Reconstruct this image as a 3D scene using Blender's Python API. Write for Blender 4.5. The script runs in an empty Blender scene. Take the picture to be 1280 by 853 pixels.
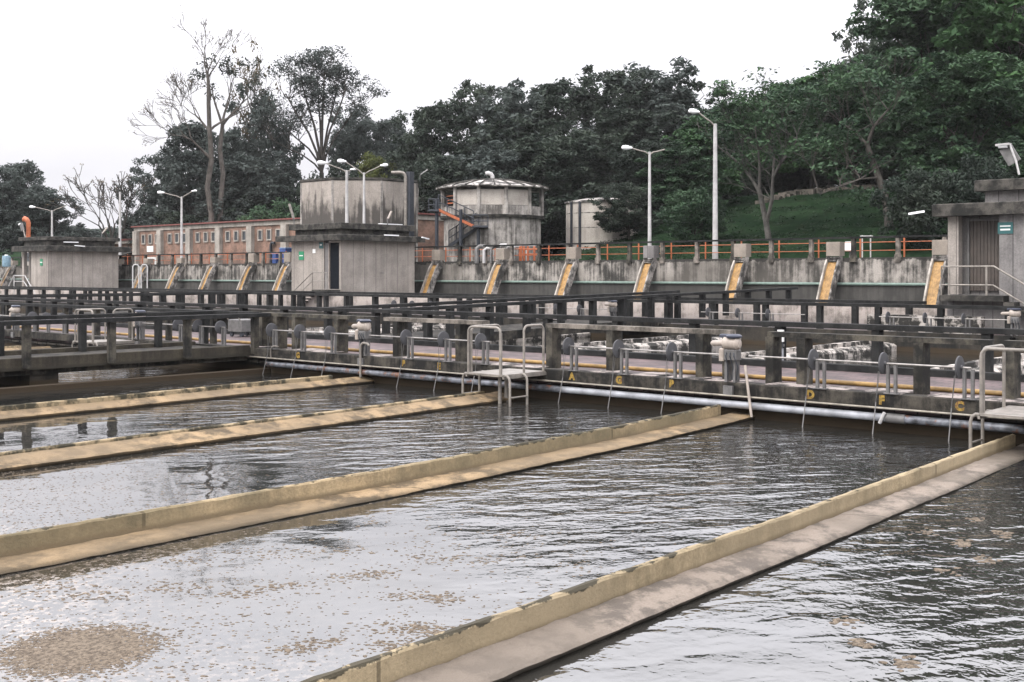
import bpy, math, random
import numpy as np
from mathutils import Vector, Matrix

C = bpy.context.scene.collection
R = math.radians
# ---------------------------------------------------------------- survey: the camera and helpers that turn a sight line into a place
FPX, CX, CY, TH, EYE = 1420.0, 640.0, 342.0, R(41.58), 1.9
ct, st_ = math.cos(TH), math.sin(TH)
def ray(px, py=342):
    a = (px - CX) / FPX
    return ct + st_ * a, st_ - ct * a, (CY - py) / FPX
def yatx(px, X): r = ray(px); return X * r[1] / r[0]
def xaty(px, Y): r = ray(px); return Y * r[0] / r[1]
def at_depth(px, D): r = ray(px); return D * r[0], D * r[1]
def z_at(py, D): return EYE + (CY - py) / FPX * D
def depth(x, y): return x * ct + y * st_

# ---------------------------------------------------------------- mesh builder
class MB:
    def __init__(self): self.v = []; self.f = []
    def add(self, vs, fs):
        n = len(self.v); self.v += [tuple(p) for p in vs]; self.f += [tuple(i + n for i in q) for q in fs]; return self
    def box(self, x0, x1, y0, y1, z0, z1, ch=0.0):
        if ch > 0:
            return self.cbox(x0, x1, y0, y1, z0, z1, ch)
        return self.add([(x0,y0,z0),(x1,y0,z0),(x1,y1,z0),(x0,y1,z0),(x0,y0,z1),(x1,y0,z1),(x1,y1,z1),(x0,y1,z1)],
                        [(0,3,2,1),(4,5,6,7),(0,1,5,4),(1,2,6,5),(2,3,7,6),(3,0,4,7)])
    def cbox(self, x0, x1, y0, y1, z0, z1, c):
        # box with chamfered vertical and top edges
        def ring(i, z): return [(x0+i+c,y0+i,z),(x1-i-c,y0+i,z),(x1-i,y0+i+c,z),(x1-i,y1-i-c,z),(x1-i-c,y1-i,z),(x0+i+c,y1-i,z),(x0+i,y1-i-c,z),(x0+i,y0+i+c,z)]
        vs = ring(0, z0) + ring(0, z1 - c) + ring(c, z1)
        fs = [tuple(reversed(range(8))), tuple(range(16, 24))]
        for k in (0, 8):
            for i in range(8):
                j = (i + 1) % 8; fs.append((k+i, k+j, k+8+j, k+8+i))
        return self.add(vs, fs)
    def hexa(self, p):  # 8 corners: bottom ring then top ring
        return self.add(p, [(0,3,2,1),(4,5,6,7),(0,1,5,4),(1,2,6,5),(2,3,7,6),(3,0,4,7)])
    def bar(self, a, b, w, h, up=(0,0,1)):
        a, b, up = Vector(a), Vector(b), Vector(up)
        d = (b - a).normalized(); s = d.cross(up)
        if s.length < 1e-4: s = d.cross(Vector((1,0,0)))
        s.normalize(); u = s.cross(d).normalized()
        s *= w / 2; u *= h / 2
        return self.hexa([a-s-u, a+s-u, b+s-u, b-s-u, a-s+u, a+s+u, b+s+u, b-s+u])
    def tube(self, pts, r, n=8, cap=True):
        pts = [Vector(p) for p in pts]; m = len(pts)
        rs = r if hasattr(r, '__len__') else [r] * m
        base = len(self.v); prev = None
        for i, p in enumerate(pts):
            d = (pts[min(i+1, m-1)] - pts[max(i-1, 0)])
            if d.length < 1e-9: d = Vector((0,0,1))
            d.normalize()
            if prev is None:
                s = d.cross(Vector((0,0,1)))
                if s.length < 1e-3: s = d.cross(Vector((1,0,0)))
            else:
                s = prev - d * prev.dot(d)
                if s.length < 1e-4: s = d.orthogonal()
            s.normalize(); prev = s; u = d.cross(s)
            for k in range(n):
                a = 2 * math.pi * k / n
                self.v.append(tuple(p + (s * math.cos(a) + u * math.sin(a)) * rs[i]))
        for i in range(m - 1):
            for k in range(n):
                k2 = (k + 1) % n
                self.f.append((base+i*n+k, base+i*n+k2, base+(i+1)*n+k2, base+(i+1)*n+k))
        if cap:
            self.f.append(tuple(base + k for k in reversed(range(n))))
            self.f.append(tuple(base + (m-1)*n + k for k in range(n)))
        return self
    def lathe(self, c, prof, n=32, a0=0.0):   # profile [(r,z)] round a vertical axis
        base = len(self.v)
        for r, z in prof:
            for k in range(n):
                a = a0 + 2 * math.pi * k / n
                self.v.append((c[0] + r*math.cos(a), c[1] + r*math.sin(a), c[2] + z))
        for i in range(len(prof) - 1):
            for k in range(n):
                k2 = (k+1) % n
                self.f.append((base+i*n+k, base+i*n+k2, base+(i+1)*n+k2, base+(i+1)*n+k))
        if prof[0][0] > 1e-6: self.f.append(tuple(base+k for k in reversed(range(n))))
        if prof[-1][0] > 1e-6: self.f.append(tuple(base+(len(prof)-1)*n+k for k in range(n)))
        return self
    def prism(self, poly, axis, a, b, seg=1, jit=0.0, rng=None):
        # poly = list of 2-D points; axis 'x' -> poly is (y,z); axis 'y' -> poly is (x,z)
        n = len(poly); base = len(self.v)
        for i in range(seg + 1):
            t = a + (b - a) * i / seg
            for (p, q) in poly:
                dp = dq = 0
                if jit and rng: dp = rng.uniform(-jit, jit); dq = rng.uniform(-jit, jit)
                self.v.append((t, p+dp, q+dq) if axis == 'x' else (p+dp, t, q+dq))
        for i in range(seg):
            for k in range(n):
                k2 = (k+1) % n
                self.f.append((base+i*n+k, base+i*n+k2, base+(i+1)*n+k2, base+(i+1)*n+k))
        self.f.append(tuple(base+k for k in reversed(range(n)))); self.f.append(tuple(base+seg*n+k for k in range(n)))
        return self
    def build(self, name, m, parent=None, smooth=False, fix=True):
        me = bpy.data.meshes.new(name)
        off = Vector((0,0,0)) if parent is None else origin_of(parent)
        me.from_pydata([(p[0]-off[0], p[1]-off[1], p[2]-off[2]) for p in self.v], [], self.f)
        if fix:
            import bmesh
            bm = bmesh.new(); bm.from_mesh(me); bmesh.ops.recalc_face_normals(bm, faces=bm.faces); bm.to_mesh(me); bm.free()
        if smooth:
            me.shade_smooth()
            try: me.set_sharp_from_angle(angle=R(40))
            except Exception: pass
        return link(name, me, m, parent)

def origin_of(o):
    p = Vector(o.location)
    while o.parent is not None:
        o = o.parent; p += Vector(o.location)
    return p
def link(name, me, m, parent=None):
    o = bpy.data.objects.new(name, me); C.objects.link(o)
    if m is not None: me.materials.append(m)
    if parent is not None: o.parent = parent
    return o
def tag(o, label, cat, group=None):
    o['label'] = label; o['category'] = cat
    if group: o['group'] = group
    return o
def thing(name, label, cat, loc, group=None):
    o = bpy.data.objects.new(name, None); C.objects.link(o); o.location = loc; o.empty_display_size = 0.2
    return tag(o, label, cat, group)
def struct(o): o['kind'] = 'structure'; return o

# ---------------------------------------------------------------- materials
def nodes_of(name):
    m = bpy.data.materials.new(name); m.use_nodes = True
    nt = m.node_tree; b = nt.nodes['Principled BSDF']
    return m, nt, b
def N(nt, typ, **kw):
    n = nt.nodes.new(typ)
    for k, v in kw.items(): setattr(n, k, v)
    return n
def col(c): return (c[0], c[1], c[2], 1.0)
def pos_scaled(nt, s):
    g = N(nt, 'ShaderNodeNewGeometry'); mp = N(nt, 'ShaderNodeMapping'); mp.inputs['Scale'].default_value = s
    nt.links.new(g.outputs['Position'], mp.inputs['Vector']); return mp.outputs['Vector'], g
def noise(nt, vec, scale, detail=5, rough=.6, dist=0.0):
    n = N(nt, 'ShaderNodeTexNoise'); n.inputs['Scale'].default_value = scale; n.inputs['Detail'].default_value = detail
    n.inputs['Roughness'].default_value = rough; n.inputs['Distortion'].default_value = dist
    nt.links.new(vec, n.inputs['Vector']); return n.outputs['Fac']
def ramp(nt, fac, a, b):
    r = N(nt, 'ShaderNodeMapRange'); r.interpolation_type = 'SMOOTHSTEP'
    r.inputs['From Min'].default_value = a; r.inputs['From Max'].default_value = b
    nt.links.new(fac, r.inputs['Value']); return r.outputs['Result']
def math_(nt, op, a, b=None, clamp=False):
    n = N(nt, 'ShaderNodeMath', operation=op); n.use_clamp = clamp
    for i, x in enumerate((a, b)):
        if x is None: continue
        if isinstance(x, (int, float)): n.inputs[i].default_value = x
        else: nt.links.new(x, n.inputs[i])
    return n.outputs[0]
def mixc(nt, fac, a, b, blend='MIX'):
    n = N(nt, 'ShaderNodeMix', data_type='RGBA', blend_type=blend)
    if isinstance(fac, (int, float)): n.inputs[0].default_value = fac
    else: nt.links.new(fac, n.inputs[0])
    for i, x in ((6, a), (7, b)):
        if isinstance(x, tuple): n.inputs[i].default_value = col(x)
        else: nt.links.new(x, n.inputs[i])
    return n.outputs[2]
def concrete(name, light, dark, scale=1.0, streak=1.0, lo=.38, hi=.62, rough=.9, top=None, joints=None, ztop=None, zlow=None, bump=.3, mid=None):
    """weathered concrete: blotches, run-down streaks, optional growth at the top edge, formwork joints, wet zone"""
    m, nt, b = nodes_of(name)
    v, g = pos_scaled(nt, (1,1,1)); vs, _ = pos_scaled(nt, (2.2,2.2,.16))
    n1 = noise(nt, v, scale, 9, .68); n2 = noise(nt, vs, 1.6*scale, 6, .7)
    f = math_(nt, 'ADD', math_(nt, 'MULTIPLY', n1, 1-.5*streak), math_(nt, 'MULTIPLY', n2, .5*streak))
    f = ramp(nt, f, lo, hi)
    c = mixc(nt, f, dark, light)
    fine = noise(nt, v, 22*scale, 6, .75)
    c = mixc(nt, .55, c, mixc(nt, ramp(nt, fine, .3, .7), (.45,.45,.45), (1,1,1)), 'MULTIPLY')
    sx = N(nt, 'ShaderNodeSeparateXYZ'); nt.links.new(g.outputs['Position'], sx.inputs[0])
    if mid is not None:      # broad second tint
        c = mixc(nt, math_(nt,'MULTIPLY',ramp(nt, noise(nt, v, .23*scale, 3, .5), .42, .6),.7), c, mid)
    if joints:
        s = math_(nt, 'ADD', sx.outputs[0], sx.outputs[1])
        fr = math_(nt, 'FRACT', math_(nt, 'DIVIDE', s, joints))
        ln = math_(nt, 'LESS_THAN', fr, .035/joints)
        c = mixc(nt, math_(nt, 'MULTIPLY', ln, .6), c, tuple(x*.25 for x in dark))
        tint = N(nt, 'ShaderNodeTexWhiteNoise', noise_dimensions='1D'); nt.links.new(math_(nt, 'FLOOR', math_(nt,'DIVIDE', s, joints)), tint.inputs['W'])
        c = mixc(nt, .22, c, mixc(nt, tint.outputs['Value'], (.35,.34,.33), (1,1,1)), 'MULTIPLY')
    if top is not None:      # (z of the top edge, depth, colour)
        zt, dp, tc = top[:3]; kk = top[3] if len(top) > 3 else .72
        d = math_(nt, 'SUBTRACT', zt, sx.outputs[2])
        k = math_(nt, 'SUBTRACT', math_(nt, 'MULTIPLY', noise(nt, v, 2.6, 8, .7), 2.4*dp), math_(nt, 'ADD', d, kk*dp))
        c = mixc(nt, math_(nt, 'MULTIPLY', ramp(nt, k, -.02*dp, .1*dp), .9), c, tc)
    if zlow is not None:     # (level, colour): wet and slimy below a wavering level
        zl, lc, am = zlow[:3]
        k = math_(nt, 'SUBTRACT', math_(nt, 'ADD', zl, math_(nt, 'MULTIPLY', math_(nt,'SUBTRACT',noise(nt, v, 1.5, 5, .6),.5), am)), sx.outputs[2])
        if len(zlow) > 3: k = math_(nt, 'ADD', k, math_(nt, 'MULTIPLY', math_(nt, 'SUBTRACT', n2, .5), 7*zlow[3]))
        sf = zlow[3] if len(zlow) > 3 else .04
        c = mixc(nt, math_(nt, 'MULTIPLY', ramp(nt, k, -sf*.5, sf), .9), c, lc)
    nt.links.new(c, b.inputs['Base Color']); b.inputs['Roughness'].default_value = rough
    b.inputs['Specular IOR Level'].default_value = .25
    if bump:
        bp = N(nt, 'ShaderNodeBump'); bp.inputs['Strength'].default_value = bump; bp.inputs['Distance'].default_value = .02
        nt.links.new(math_(nt,'ADD',fine, n1), bp.inputs['Height']); nt.links.new(bp.outputs[0], b.inputs['Normal'])
    return m
def paint(name, c, rough=.5, metal=0.0, var=.35, rust=None, scale=6):
    m, nt, b = nodes_of(name); v, g = pos_scaled(nt, (1,1,1))
    n = noise(nt, v, scale, 6, .65)
    cc = mixc(nt, ramp(nt, n, .3, .7), tuple(x*(1-var) for x in c), c)
    if rust: cc = mixc(nt, ramp(nt, noise(nt, v, scale*.6, 7, .7), rust, rust+.06), cc, (.12,.05,.025))
    nt.links.new(cc, b.inputs['Base Color']); b.inputs['Roughness'].default_value = rough; b.inputs['Metallic'].default_value = metal
    return m
def leafmat(name, c1, c2, c3=None, sc=.35):
    m, nt, b = nodes_of(name); v, g = pos_scaled(nt, (1,1,1))
    oi = N(nt, 'ShaderNodeObjectInfo')
    c = mixc(nt, ramp(nt, noise(nt, v, sc, 4, .6), .36, .64), c1, c2)
    if c3: c = mixc(nt, ramp(nt, noise(nt, v, 3.5, 3, .6), .55, .7), c, c3)
    c = mixc(nt, math_(nt,'MULTIPLY',oi.outputs['Random'],.5), c, tuple(x*.6 for x in c1))
    nt.links.new(c, b.inputs['Base Color']); b.inputs['Roughness'].default_value = .65; b.inputs['Specular IOR Level'].default_value = .12
    tr = N(nt, 'ShaderNodeBsdfTranslucent'); nt.links.new(c, tr.inputs['Color'])
    mx = N(nt, 'ShaderNodeMixShader'); mx.inputs[0].default_value = .25
    nt.links.new(b.outputs[0], mx.inputs[1]); nt.links.new(tr.outputs[0], mx.inputs[2])
    out = [n for n in nt.nodes if n.type == 'OUTPUT_MATERIAL'][0]; nt.links.new(mx.outputs[0], out.inputs[0])
    return m

M = {}
M['weir_plate'] = concrete('weir_plate_concrete', (.45,.36,.225), (.22,.175,.105), 1.6, .6, .36, .6, top=(-.333,.085,(.03,.028,.02),1.2), bump=.5, joints=9.3, mid=(.26,.21,.135), zlow=(-.475,(.15,.115,.07),.05))
M['weir_plate_b'] = concrete('weir_plate_b_concrete', (.43,.33,.195), (.20,.16,.098), 1.3, .6, .38, .6, top=(-.338,.095,(.03,.028,.02),1.18), bump=.5, joints=7.7, mid=(.115,.10,.062), zlow=(-.475,(.15,.115,.07),.05))
M['weir_plate_low'] = concrete('weir_plate_low_concrete', (.33,.26,.16), (.05,.045,.03), 2.2, .2, .44, .56, bump=.4)
M['weir_tan'] = concrete('weir_tan_concrete', (.33,.235,.135), (.11,.082,.05), 2.2, .25, .42, .57, joints=6.1, mid=(.16,.12,.075), zlow=(-.543,(.022,.018,.011),.012), bump=.5)
M['weir_grey'] = concrete('weir_grey_concrete', (.27,.225,.185), (.13,.11,.092), 3.2, .25, .42, .57, joints=7.9, mid=(.155,.13,.105), zlow=(-.543,(.022,.018,.011),.012), bump=.5)
M['rail'] = concrete('rail_concrete', (.095,.085,.067), (.016,.0155,.014), 2.2, .5, .42, .62)
M['rail_dark'] = concrete('dark_rail_concrete', (.027,.027,.026), (.008,.0085,.0085), 1.8, .4, .4, .62)
M['rail_pale'] = concrete('pale_rail_concrete', (.24,.21,.18), (.055,.05,.042), 2.0, .5, .4, .62)
M['beam'] = concrete('beam_concrete', (.07,.06,.043), (.024,.021,.017), 1.3, .8, .38, .62, zlow=(-.1,(.028,.025,.019),.08))
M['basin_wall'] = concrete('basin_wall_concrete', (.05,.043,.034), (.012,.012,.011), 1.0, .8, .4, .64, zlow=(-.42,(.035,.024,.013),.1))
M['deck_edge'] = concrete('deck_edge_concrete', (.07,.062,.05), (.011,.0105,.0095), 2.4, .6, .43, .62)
M['coping'] = concrete('pale_coping', (.36,.31,.285), (.05,.046,.042), 2.6, .1, .42, .56)
M['white_stain'] = concrete('lime_stained_concrete', (.46,.42,.38), (.03,.029,.026), 2.6, .35, .46, .58)
M['white_wall'] = concrete('pale_lime_concrete', (.50,.44,.40), (.18,.16,.14), 1.4, .5, .36, .56)
M['retaining'] = concrete('retaining_concrete', (.36,.33,.295), (.04,.038,.034), .9, 1.0, .43, .60, top=(2.62,.30,(.022,.021,.019)), zlow=(1.40,(.042,.041,.038),.02), mid=(.10,.09,.078))
M['hut'] = concrete('hut_concrete', (.40,.36,.32), (.25,.225,.20), .7, .8, .36, .64, joints=.86, bump=.25)
M['hut_grey'] = concrete('grey_hut_concrete', (.27,.255,.245), (.15,.142,.138), .9, .8, .36, .64, joints=.62, bump=.25)
M['roof_slab'] = concrete('roof_slab_concrete', (.085,.078,.068), (.018,.018,.016), 2.2, .2, .4, .62, bump=.6)
M['tank'] = concrete('tank_concrete', (.42,.375,.33), (.27,.24,.21), .6, 1.0, .36, .64, joints=1.35, zlow=(6.9,(.045,.041,.037),2.8,1.0))
M['tank_white'] = concrete('white_tank_concrete', (.43,.40,.365), (.10,.092,.083), 1.2, 1.0, .40, .6)
M['tank_panel'] = concrete('tank_panel_board', (.48,.44,.39), (.29,.26,.23), .8, .6, .3, .6)
M['tank_roof'] = concrete('tank_roof_sheet', (.45,.42,.39), (.04,.037,.034), 1.6, .2, .44, .56)
M['gal'] = paint('galvanised_steel', (.26,.235,.205), .55, .3, .45)
M['gal_dark'] = paint('dull_steel', (.16,.155,.15), .6, .4, .4)
M['black_steel'] = paint('dark_painted_steel', (.035,.04,.05), .55, .2, .4)
M['shaft'] = paint('bright_shaft_steel', (.32,.30,.28), .4, .7, .5)
M['disc'] = paint('grey_disc_plastic', (.06,.06,.064), .7, 0, .35)
M['cream'] = paint('cream_painted_casting', (.35,.30,.255), .5, 0, .4)
M['navy'] = paint('dark_blue_casting', (.03,.035,.055), .5, 0, .3)
M['white'] = paint('white_paint', (.43,.42,.41), .6, 0, .3, rust=.72, scale=3)
M['lamp_glass'] = paint('lamp_lens', (.8,.8,.8), .3, 0, .1)
M['grey_pipe'] = paint('blue_grey_pipe', (.17,.178,.20), .3, .1, .9, rust=.54, scale=6)
M['pale_pipe'] = paint('pale_worn_pipe', (.34,.35,.375), .4, .1, .5, rust=.62, scale=3)
M['thin_pipe'] = paint('thin_grey_pipe', (.30,.27,.22), .5, .2, .5)
M['green_pipe'] = paint('green_pipe', (.17,.235,.20), .6, 0, .35)
M['yellow'] = paint('yellow_pipe', (.36,.22,.07), .55, 0, .6, scale=3)
M['letter'] = paint('yellow_letter_paint', (.30,.19,.03), .8, 0, .6, rust=.55, scale=22)
M['orange'] = paint('orange_paint', (.42,.115,.04), .55, 0, .4)
M['tan_water'] = concrete('sludge_water', (.44,.26,.095), (.20,.115,.04), 4.5, .8, .36, .64, rough=.35)
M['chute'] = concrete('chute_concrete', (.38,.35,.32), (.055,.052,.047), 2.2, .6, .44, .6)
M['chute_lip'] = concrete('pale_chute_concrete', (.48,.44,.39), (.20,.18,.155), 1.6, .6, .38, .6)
M['box'] = concrete('box_concrete', (.32,.275,.23), (.20,.175,.145), 1.5, .4, .3, .7)
M['black'] = paint('interior_shade', (.010,.012,.016), 1.0); M['black'].node_tree.nodes['Principled BSDF'].inputs['Specular IOR Level'].default_value = .05  # near-black colour stands in for the shade inside the huts
M['door'] = paint('brown_metal_door', (.075,.06,.05), .6, .1, .4, scale=2)
M['green_sign'] = paint('green_sign_face', (.015,.22,.10), .5, 0, .2)
M['teal_sign'] = paint('teal_sign_face', (.02,.10,.10), .5, 0, .2)
M['sign_white'] = paint('sign_white', (.75,.75,.72), .5, 0, .1)
M['blue'] = paint('blue_plastic', (.035,.075,.24), .5, 0, .5)
M['blue_rim'] = paint('pale_blue_rim', (.10,.17,.33), .5, 0, .4)
M['pale_blue'] = paint('pale_blue_plastic', (.16,.26,.32), .6, 0, .4)
M['red'] = paint('dark_red_roof_edge', (.19,.06,.05), .7, 0, .4)
M['col'] = concrete('column_render', (.42,.38,.335), (.22,.2,.175), .9, .9, .36, .62)
M['bark'] = concrete('grey_bark', (.12,.108,.095), (.045,.04,.034), 1.8, .8, .36, .64)
M['bark_dark'] = concrete('dark_bark', (.075,.066,.058), (.03,.027,.024), 1.8, .8, .36, .64)
M['bark_pale'] = concrete('pale_bark', (.13,.122,.11), (.05,.047,.042), 1.8, .8, .36, .64)
M['leaf_dark'] = leafmat('dark_leaves', (.028,.040,.031), (.056,.071,.052), (.049,.068,.048))
M['leaf_hazed'] = leafmat('hazed_leaves', (.060,.074,.068), (.094,.112,.100))  # distance haze put into the leaf colour: paler and bluer than the dark leaves
M['leaf_mid'] = leafmat('mid_green_leaves', (.030,.056,.034), (.060,.108,.054), (.080,.135,.062))
M['leaf_green'] = leafmat('fresh_green_leaves', (.036,.076,.034), (.078,.155,.06), (.10,.185,.075))
M['leaf_yellow'] = leafmat('yellowish_leaves', (.075,.09,.03), (.13,.15,.05))
M['leaf_dry'] = leafmat('dry_brown_leaves', (.09,.075,.055), (.13,.10,.05))
def brickmat(name, c1, c2, mort, sc, axis=None):
    m, nt, b = nodes_of(name); g = N(nt, 'ShaderNodeNewGeometry'); sx = N(nt, 'ShaderNodeSeparateXYZ'); nt.links.new(g.outputs['Position'], sx.inputs[0])
    cb = N(nt, 'ShaderNodeCombineXYZ')
    if axis == 'floor': nt.links.new(sx.outputs[1], cb.inputs[0]); nt.links.new(sx.outputs[0], cb.inputs[1])
    else: nt.links.new(math_(nt,'ADD',sx.outputs[0],sx.outputs[1]), cb.inputs[0]); nt.links.new(sx.outputs[2], cb.inputs[1])
    t = N(nt, 'ShaderNodeTexBrick'); t.inputs['Scale'].default_value = sc; t.inputs['Color1'].default_value = col(c1); t.inputs['Color2'].default_value = col(c2)
    t.inputs['Mortar'].default_value = col(mort); t.inputs['Mortar Size'].default_value = .02; t.inputs['Brick Width'].default_value = .55; t.inputs['Row Height'].default_value = .25
    nt.links.new(cb.outputs[0], t.inputs['Vector'])
    v, _ = pos_scaled(nt, (1,1,1))
    c = mixc(nt, .75, t.outputs['Color'], mixc(nt, ramp(nt, noise(nt, v, 1.1, 8, .7), .35, .65), (.30,.30,.31), (1.15,1.1,1.1)), 'MULTIPLY')
    nt.links.new(c, b.inputs['Base Color']); b.inputs['Roughness'].default_value = .75; return m
M['brick'] = brickmat('red_brick', (.25,.145,.10), (.20,.112,.078), (.22,.165,.13), 2.6)
M['paving'] = brickmat('red_paving', (.135,.092,.09), (.065,.048,.046), (.028,.023,.022), 1.5, 'floor')
def grassmat():
    m, nt, b = nodes_of('grass_cover'); v, g = pos_scaled(nt, (1,1,1))
    c = mixc(nt, ramp(nt, noise(nt, v, .35, 6, .65), .38, .62), (.009,.019,.010), (.019,.036,.018))
    c = mixc(nt, math_(nt,'MULTIPLY',ramp(nt, noise(nt, v, 1.1, 7, .7), .54, .66),.6), c, (.020,.022,.012))
    c = mixc(nt, .85, c, mixc(nt, ramp(nt, noise(nt, v, 5, 8, .75), .3, .7), (.45,.5,.45), (1.15,1.15,1.1)), 'MULTIPLY')
    nt.links.new(c, b.inputs['Base Color']); b.inputs['Roughness'].default_value = 1.0; b.inputs['Specular IOR Level'].default_value = 0.0
    bp = N(nt, 'ShaderNodeBump'); bp.inputs['Strength'].default_value = .6; bp.inputs['Distance'].default_value = .05
    nt.links.new(noise(nt, v, 9, 6, .7), bp.inputs['Height']); nt.links.new(bp.outputs[0], b.inputs['Normal']); return m
M['grass'] = grassmat()
def watermat():
    m, nt, b = nodes_of('murky_water')
    g = N(nt, 'ShaderNodeNewGeometry'); sx = N(nt, 'ShaderNodeSeparateXYZ'); nt.links.new(g.outputs['Position'], sx.inputs[0])
    v = g.outputs['Position']; X, Y = sx.outputs[0], sx.outputs[1]
    # choppy where the aerated inflow is (towards the deck), slack water further out
    big = noise(nt, v, .32, 3, .55)
    edge = math_(nt, 'ADD', X, math_(nt, 'MULTIPLY', math_(nt, 'SUBTRACT', big, .5), 7.0))
    lim = math_(nt, 'ADD', 4.6, math_(nt, 'MULTIPLY', Y, .22))
    chop = ramp(nt, math_(nt, 'SUBTRACT', edge, lim), -.8, 4.5)
    near = math_(nt, 'SUBTRACT', 1.0, ramp(nt, Y, 4.5, 4.8))           # the nearest basin: long low swell
    far = ramp(nt, X, 21.0, 21.5)
    chop = math_(nt, 'MAXIMUM', chop, math_(nt, 'MULTIPLY', near, .5))
    chop = math_(nt, 'MULTIPLY', chop, math_(nt, 'SUBTRACT', 1.0, math_(nt, 'MULTIPLY', far, .75)))
    mp = N(nt, 'ShaderNodeMapping'); mp.vector_type = 'TEXTURE'
    mp.inputs['Rotation'].default_value = (0, 0, TH - R(90) + R(12)); mp.inputs['Scale'].default_value = (2.1, 1.0, 1.0)
    nt.links.new(v, mp.inputs['Vector']); w = mp.outputs['Vector']
    h1 = noise(nt, w, 3.4, 2, .5, .5); h2 = noise(nt, v, 11.0, 2, .5, .4); h4 = noise(nt, w, 1.7, 2, .5, .4); h3 = noise(nt, v, 1.0, 2, .5)
    h = math_(nt, 'ADD', math_(nt, 'ADD', math_(nt, 'MULTIPLY', h1, .024), math_(nt, 'MULTIPLY', h4, .016)), math_(nt, 'MULTIPLY', h2, .0075))
    h = math_(nt, 'MULTIPLY', h, math_(nt, 'ADD', math_(nt, 'MULTIPLY', chop, 1.0), .05))
    h = math_(nt, 'ADD', h, math_(nt, 'MULTIPLY', h3, .012))
    bp = N(nt, 'ShaderNodeBump'); bp.inputs['Strength'].default_value = 1.0; bp.inputs['Distance'].default_value = 1.0
    nt.links.new(h, bp.inputs['Height']); nt.links.new(bp.outputs[0], b.inputs['Normal'])
    c = mixc(nt, ramp(nt, noise(nt, v, .6, 4, .6), .35, .65), (.014,.0145,.014), (.024,.023,.020))
    # thin scum film with fine froth on the slack water further off
    slack = math_(nt, 'SUBTRACT', 1.0, ramp(nt, math_(nt, 'SUBTRACT', edge, lim), -3.0, .3))
    vor = noise(nt, v, 16, 3, .7)
    fr = math_(nt, 'MULTIPLY', ramp(nt, vor, .50, .60), slack)
    fr = math_(nt, 'MULTIPLY', fr, math_(nt, 'ADD', .25, math_(nt,'MULTIPLY', ramp(nt, noise(nt, v, .5, 4, .6), .42, .6), .5)))
    fr = math_(nt, 'MULTIPLY', fr, math_(nt, 'SUBTRACT', 1.0, near))
    c = mixc(nt, fr, c, (.30,.245,.20))
    nt.links.new(c, b.inputs['Base Color'])
    nt.links.new(math_(nt, 'ADD', .025, math_(nt, 'MULTIPLY', fr, .4)), b.inputs['Roughness'])
    b.inputs['IOR'].default_value = 2.15; b.inputs['Specular IOR Level'].default_value = .5
    return m
M['water'] = watermat()
M['foam'] = concrete('scum_foam', (.20,.16,.118), (.075,.058,.042), 34, 0, .36, .64, rough=.85)
M['window'] = paint('window_dark_glass', (.05,.055,.06), .2)
M['stone'] = concrete('edging_stone', (.15,.13,.11), (.06,.055,.045), 1.2, .2, .4, .6)

# ---------------------------------------------------------------- setting
ZW = -.58
WX = 49.0
def gz(x, y):
    """ground level behind the retaining wall"""
    if x < WX + .05: return -3.0
    k = min(1, max(0, (y - 44) / 16.0)); x0 = 53.5 + k * 16
    z = 2.55
    if x > x0:
        d = x - x0
        z += min(d, 22) * .235 + max(0, min(d - 22, 70)) * .10
    return z
def ground():
    xs = [-900,-60,0,48.96,49.06] + [50 + i*1.25 for i in range(60)] + [130,150,175,200,300,900]
    ys = [-900,-150,-60] + [-40 + i*2.0 for i in range(110)] + [200,260,400,900]
    rng = random.Random(3)
    mb = MB(); nx, ny = len(xs), len(ys)
    for x in xs:
        for y in ys:
            z = gz(x, y)
            if 53 < x < 140: z += rng.uniform(-.10, .10)
            mb.v.append((x, y, z))
    for i in range(nx-1):
        for j in range(ny-1):
            mb.f.append((i*ny+j, (i+1)*ny+j, (i+1)*ny+j+1, i*ny+j+1))
    return struct(mb.build('ground', M['grass'], smooth=True))
ground()
struct(MB().add([(-70,-70,ZW),(48.9,-70,ZW),(48.9,190,ZW),(-70,190,ZW)], [(0,1,2,3)]).build('water', M['water']))
# deck walkways (paved)
def deck(x0, x1, y0, y1, top=0.0, mat='paving'):
    return struct(MB().box(x0, x1, y0, y1, top-.28, top).build('walkway', M[mat]))
deck(17.30, 21.75, -12, 130)
deck(35.6, 40.9, -12, 130)
deck(-22, 17.0, 24.0, 26.3, -.004, 'deck_edge')
# the cross walkway that climbs towards the far wall
mb = MB(); mb.hexa([(21.8,24.0,-.28),(35.55,24.0,-.05),(35.55,26.3,-.05),(21.8,26.3,-.28),(21.8,24.0,-.004),(35.55,24.0,.22),(35.55,26.3,.22),(21.8,26.3,-.004)])
struct(mb.build('walkway', M['deck_edge']))
deck(21.8, 35.5, 50.6, 53.0, -.004, 'deck_edge')

def wall(name, label, mbs, m, cat='wall', group=None):
    return tag(mbs.build(name, m), label, cat, group)
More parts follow.
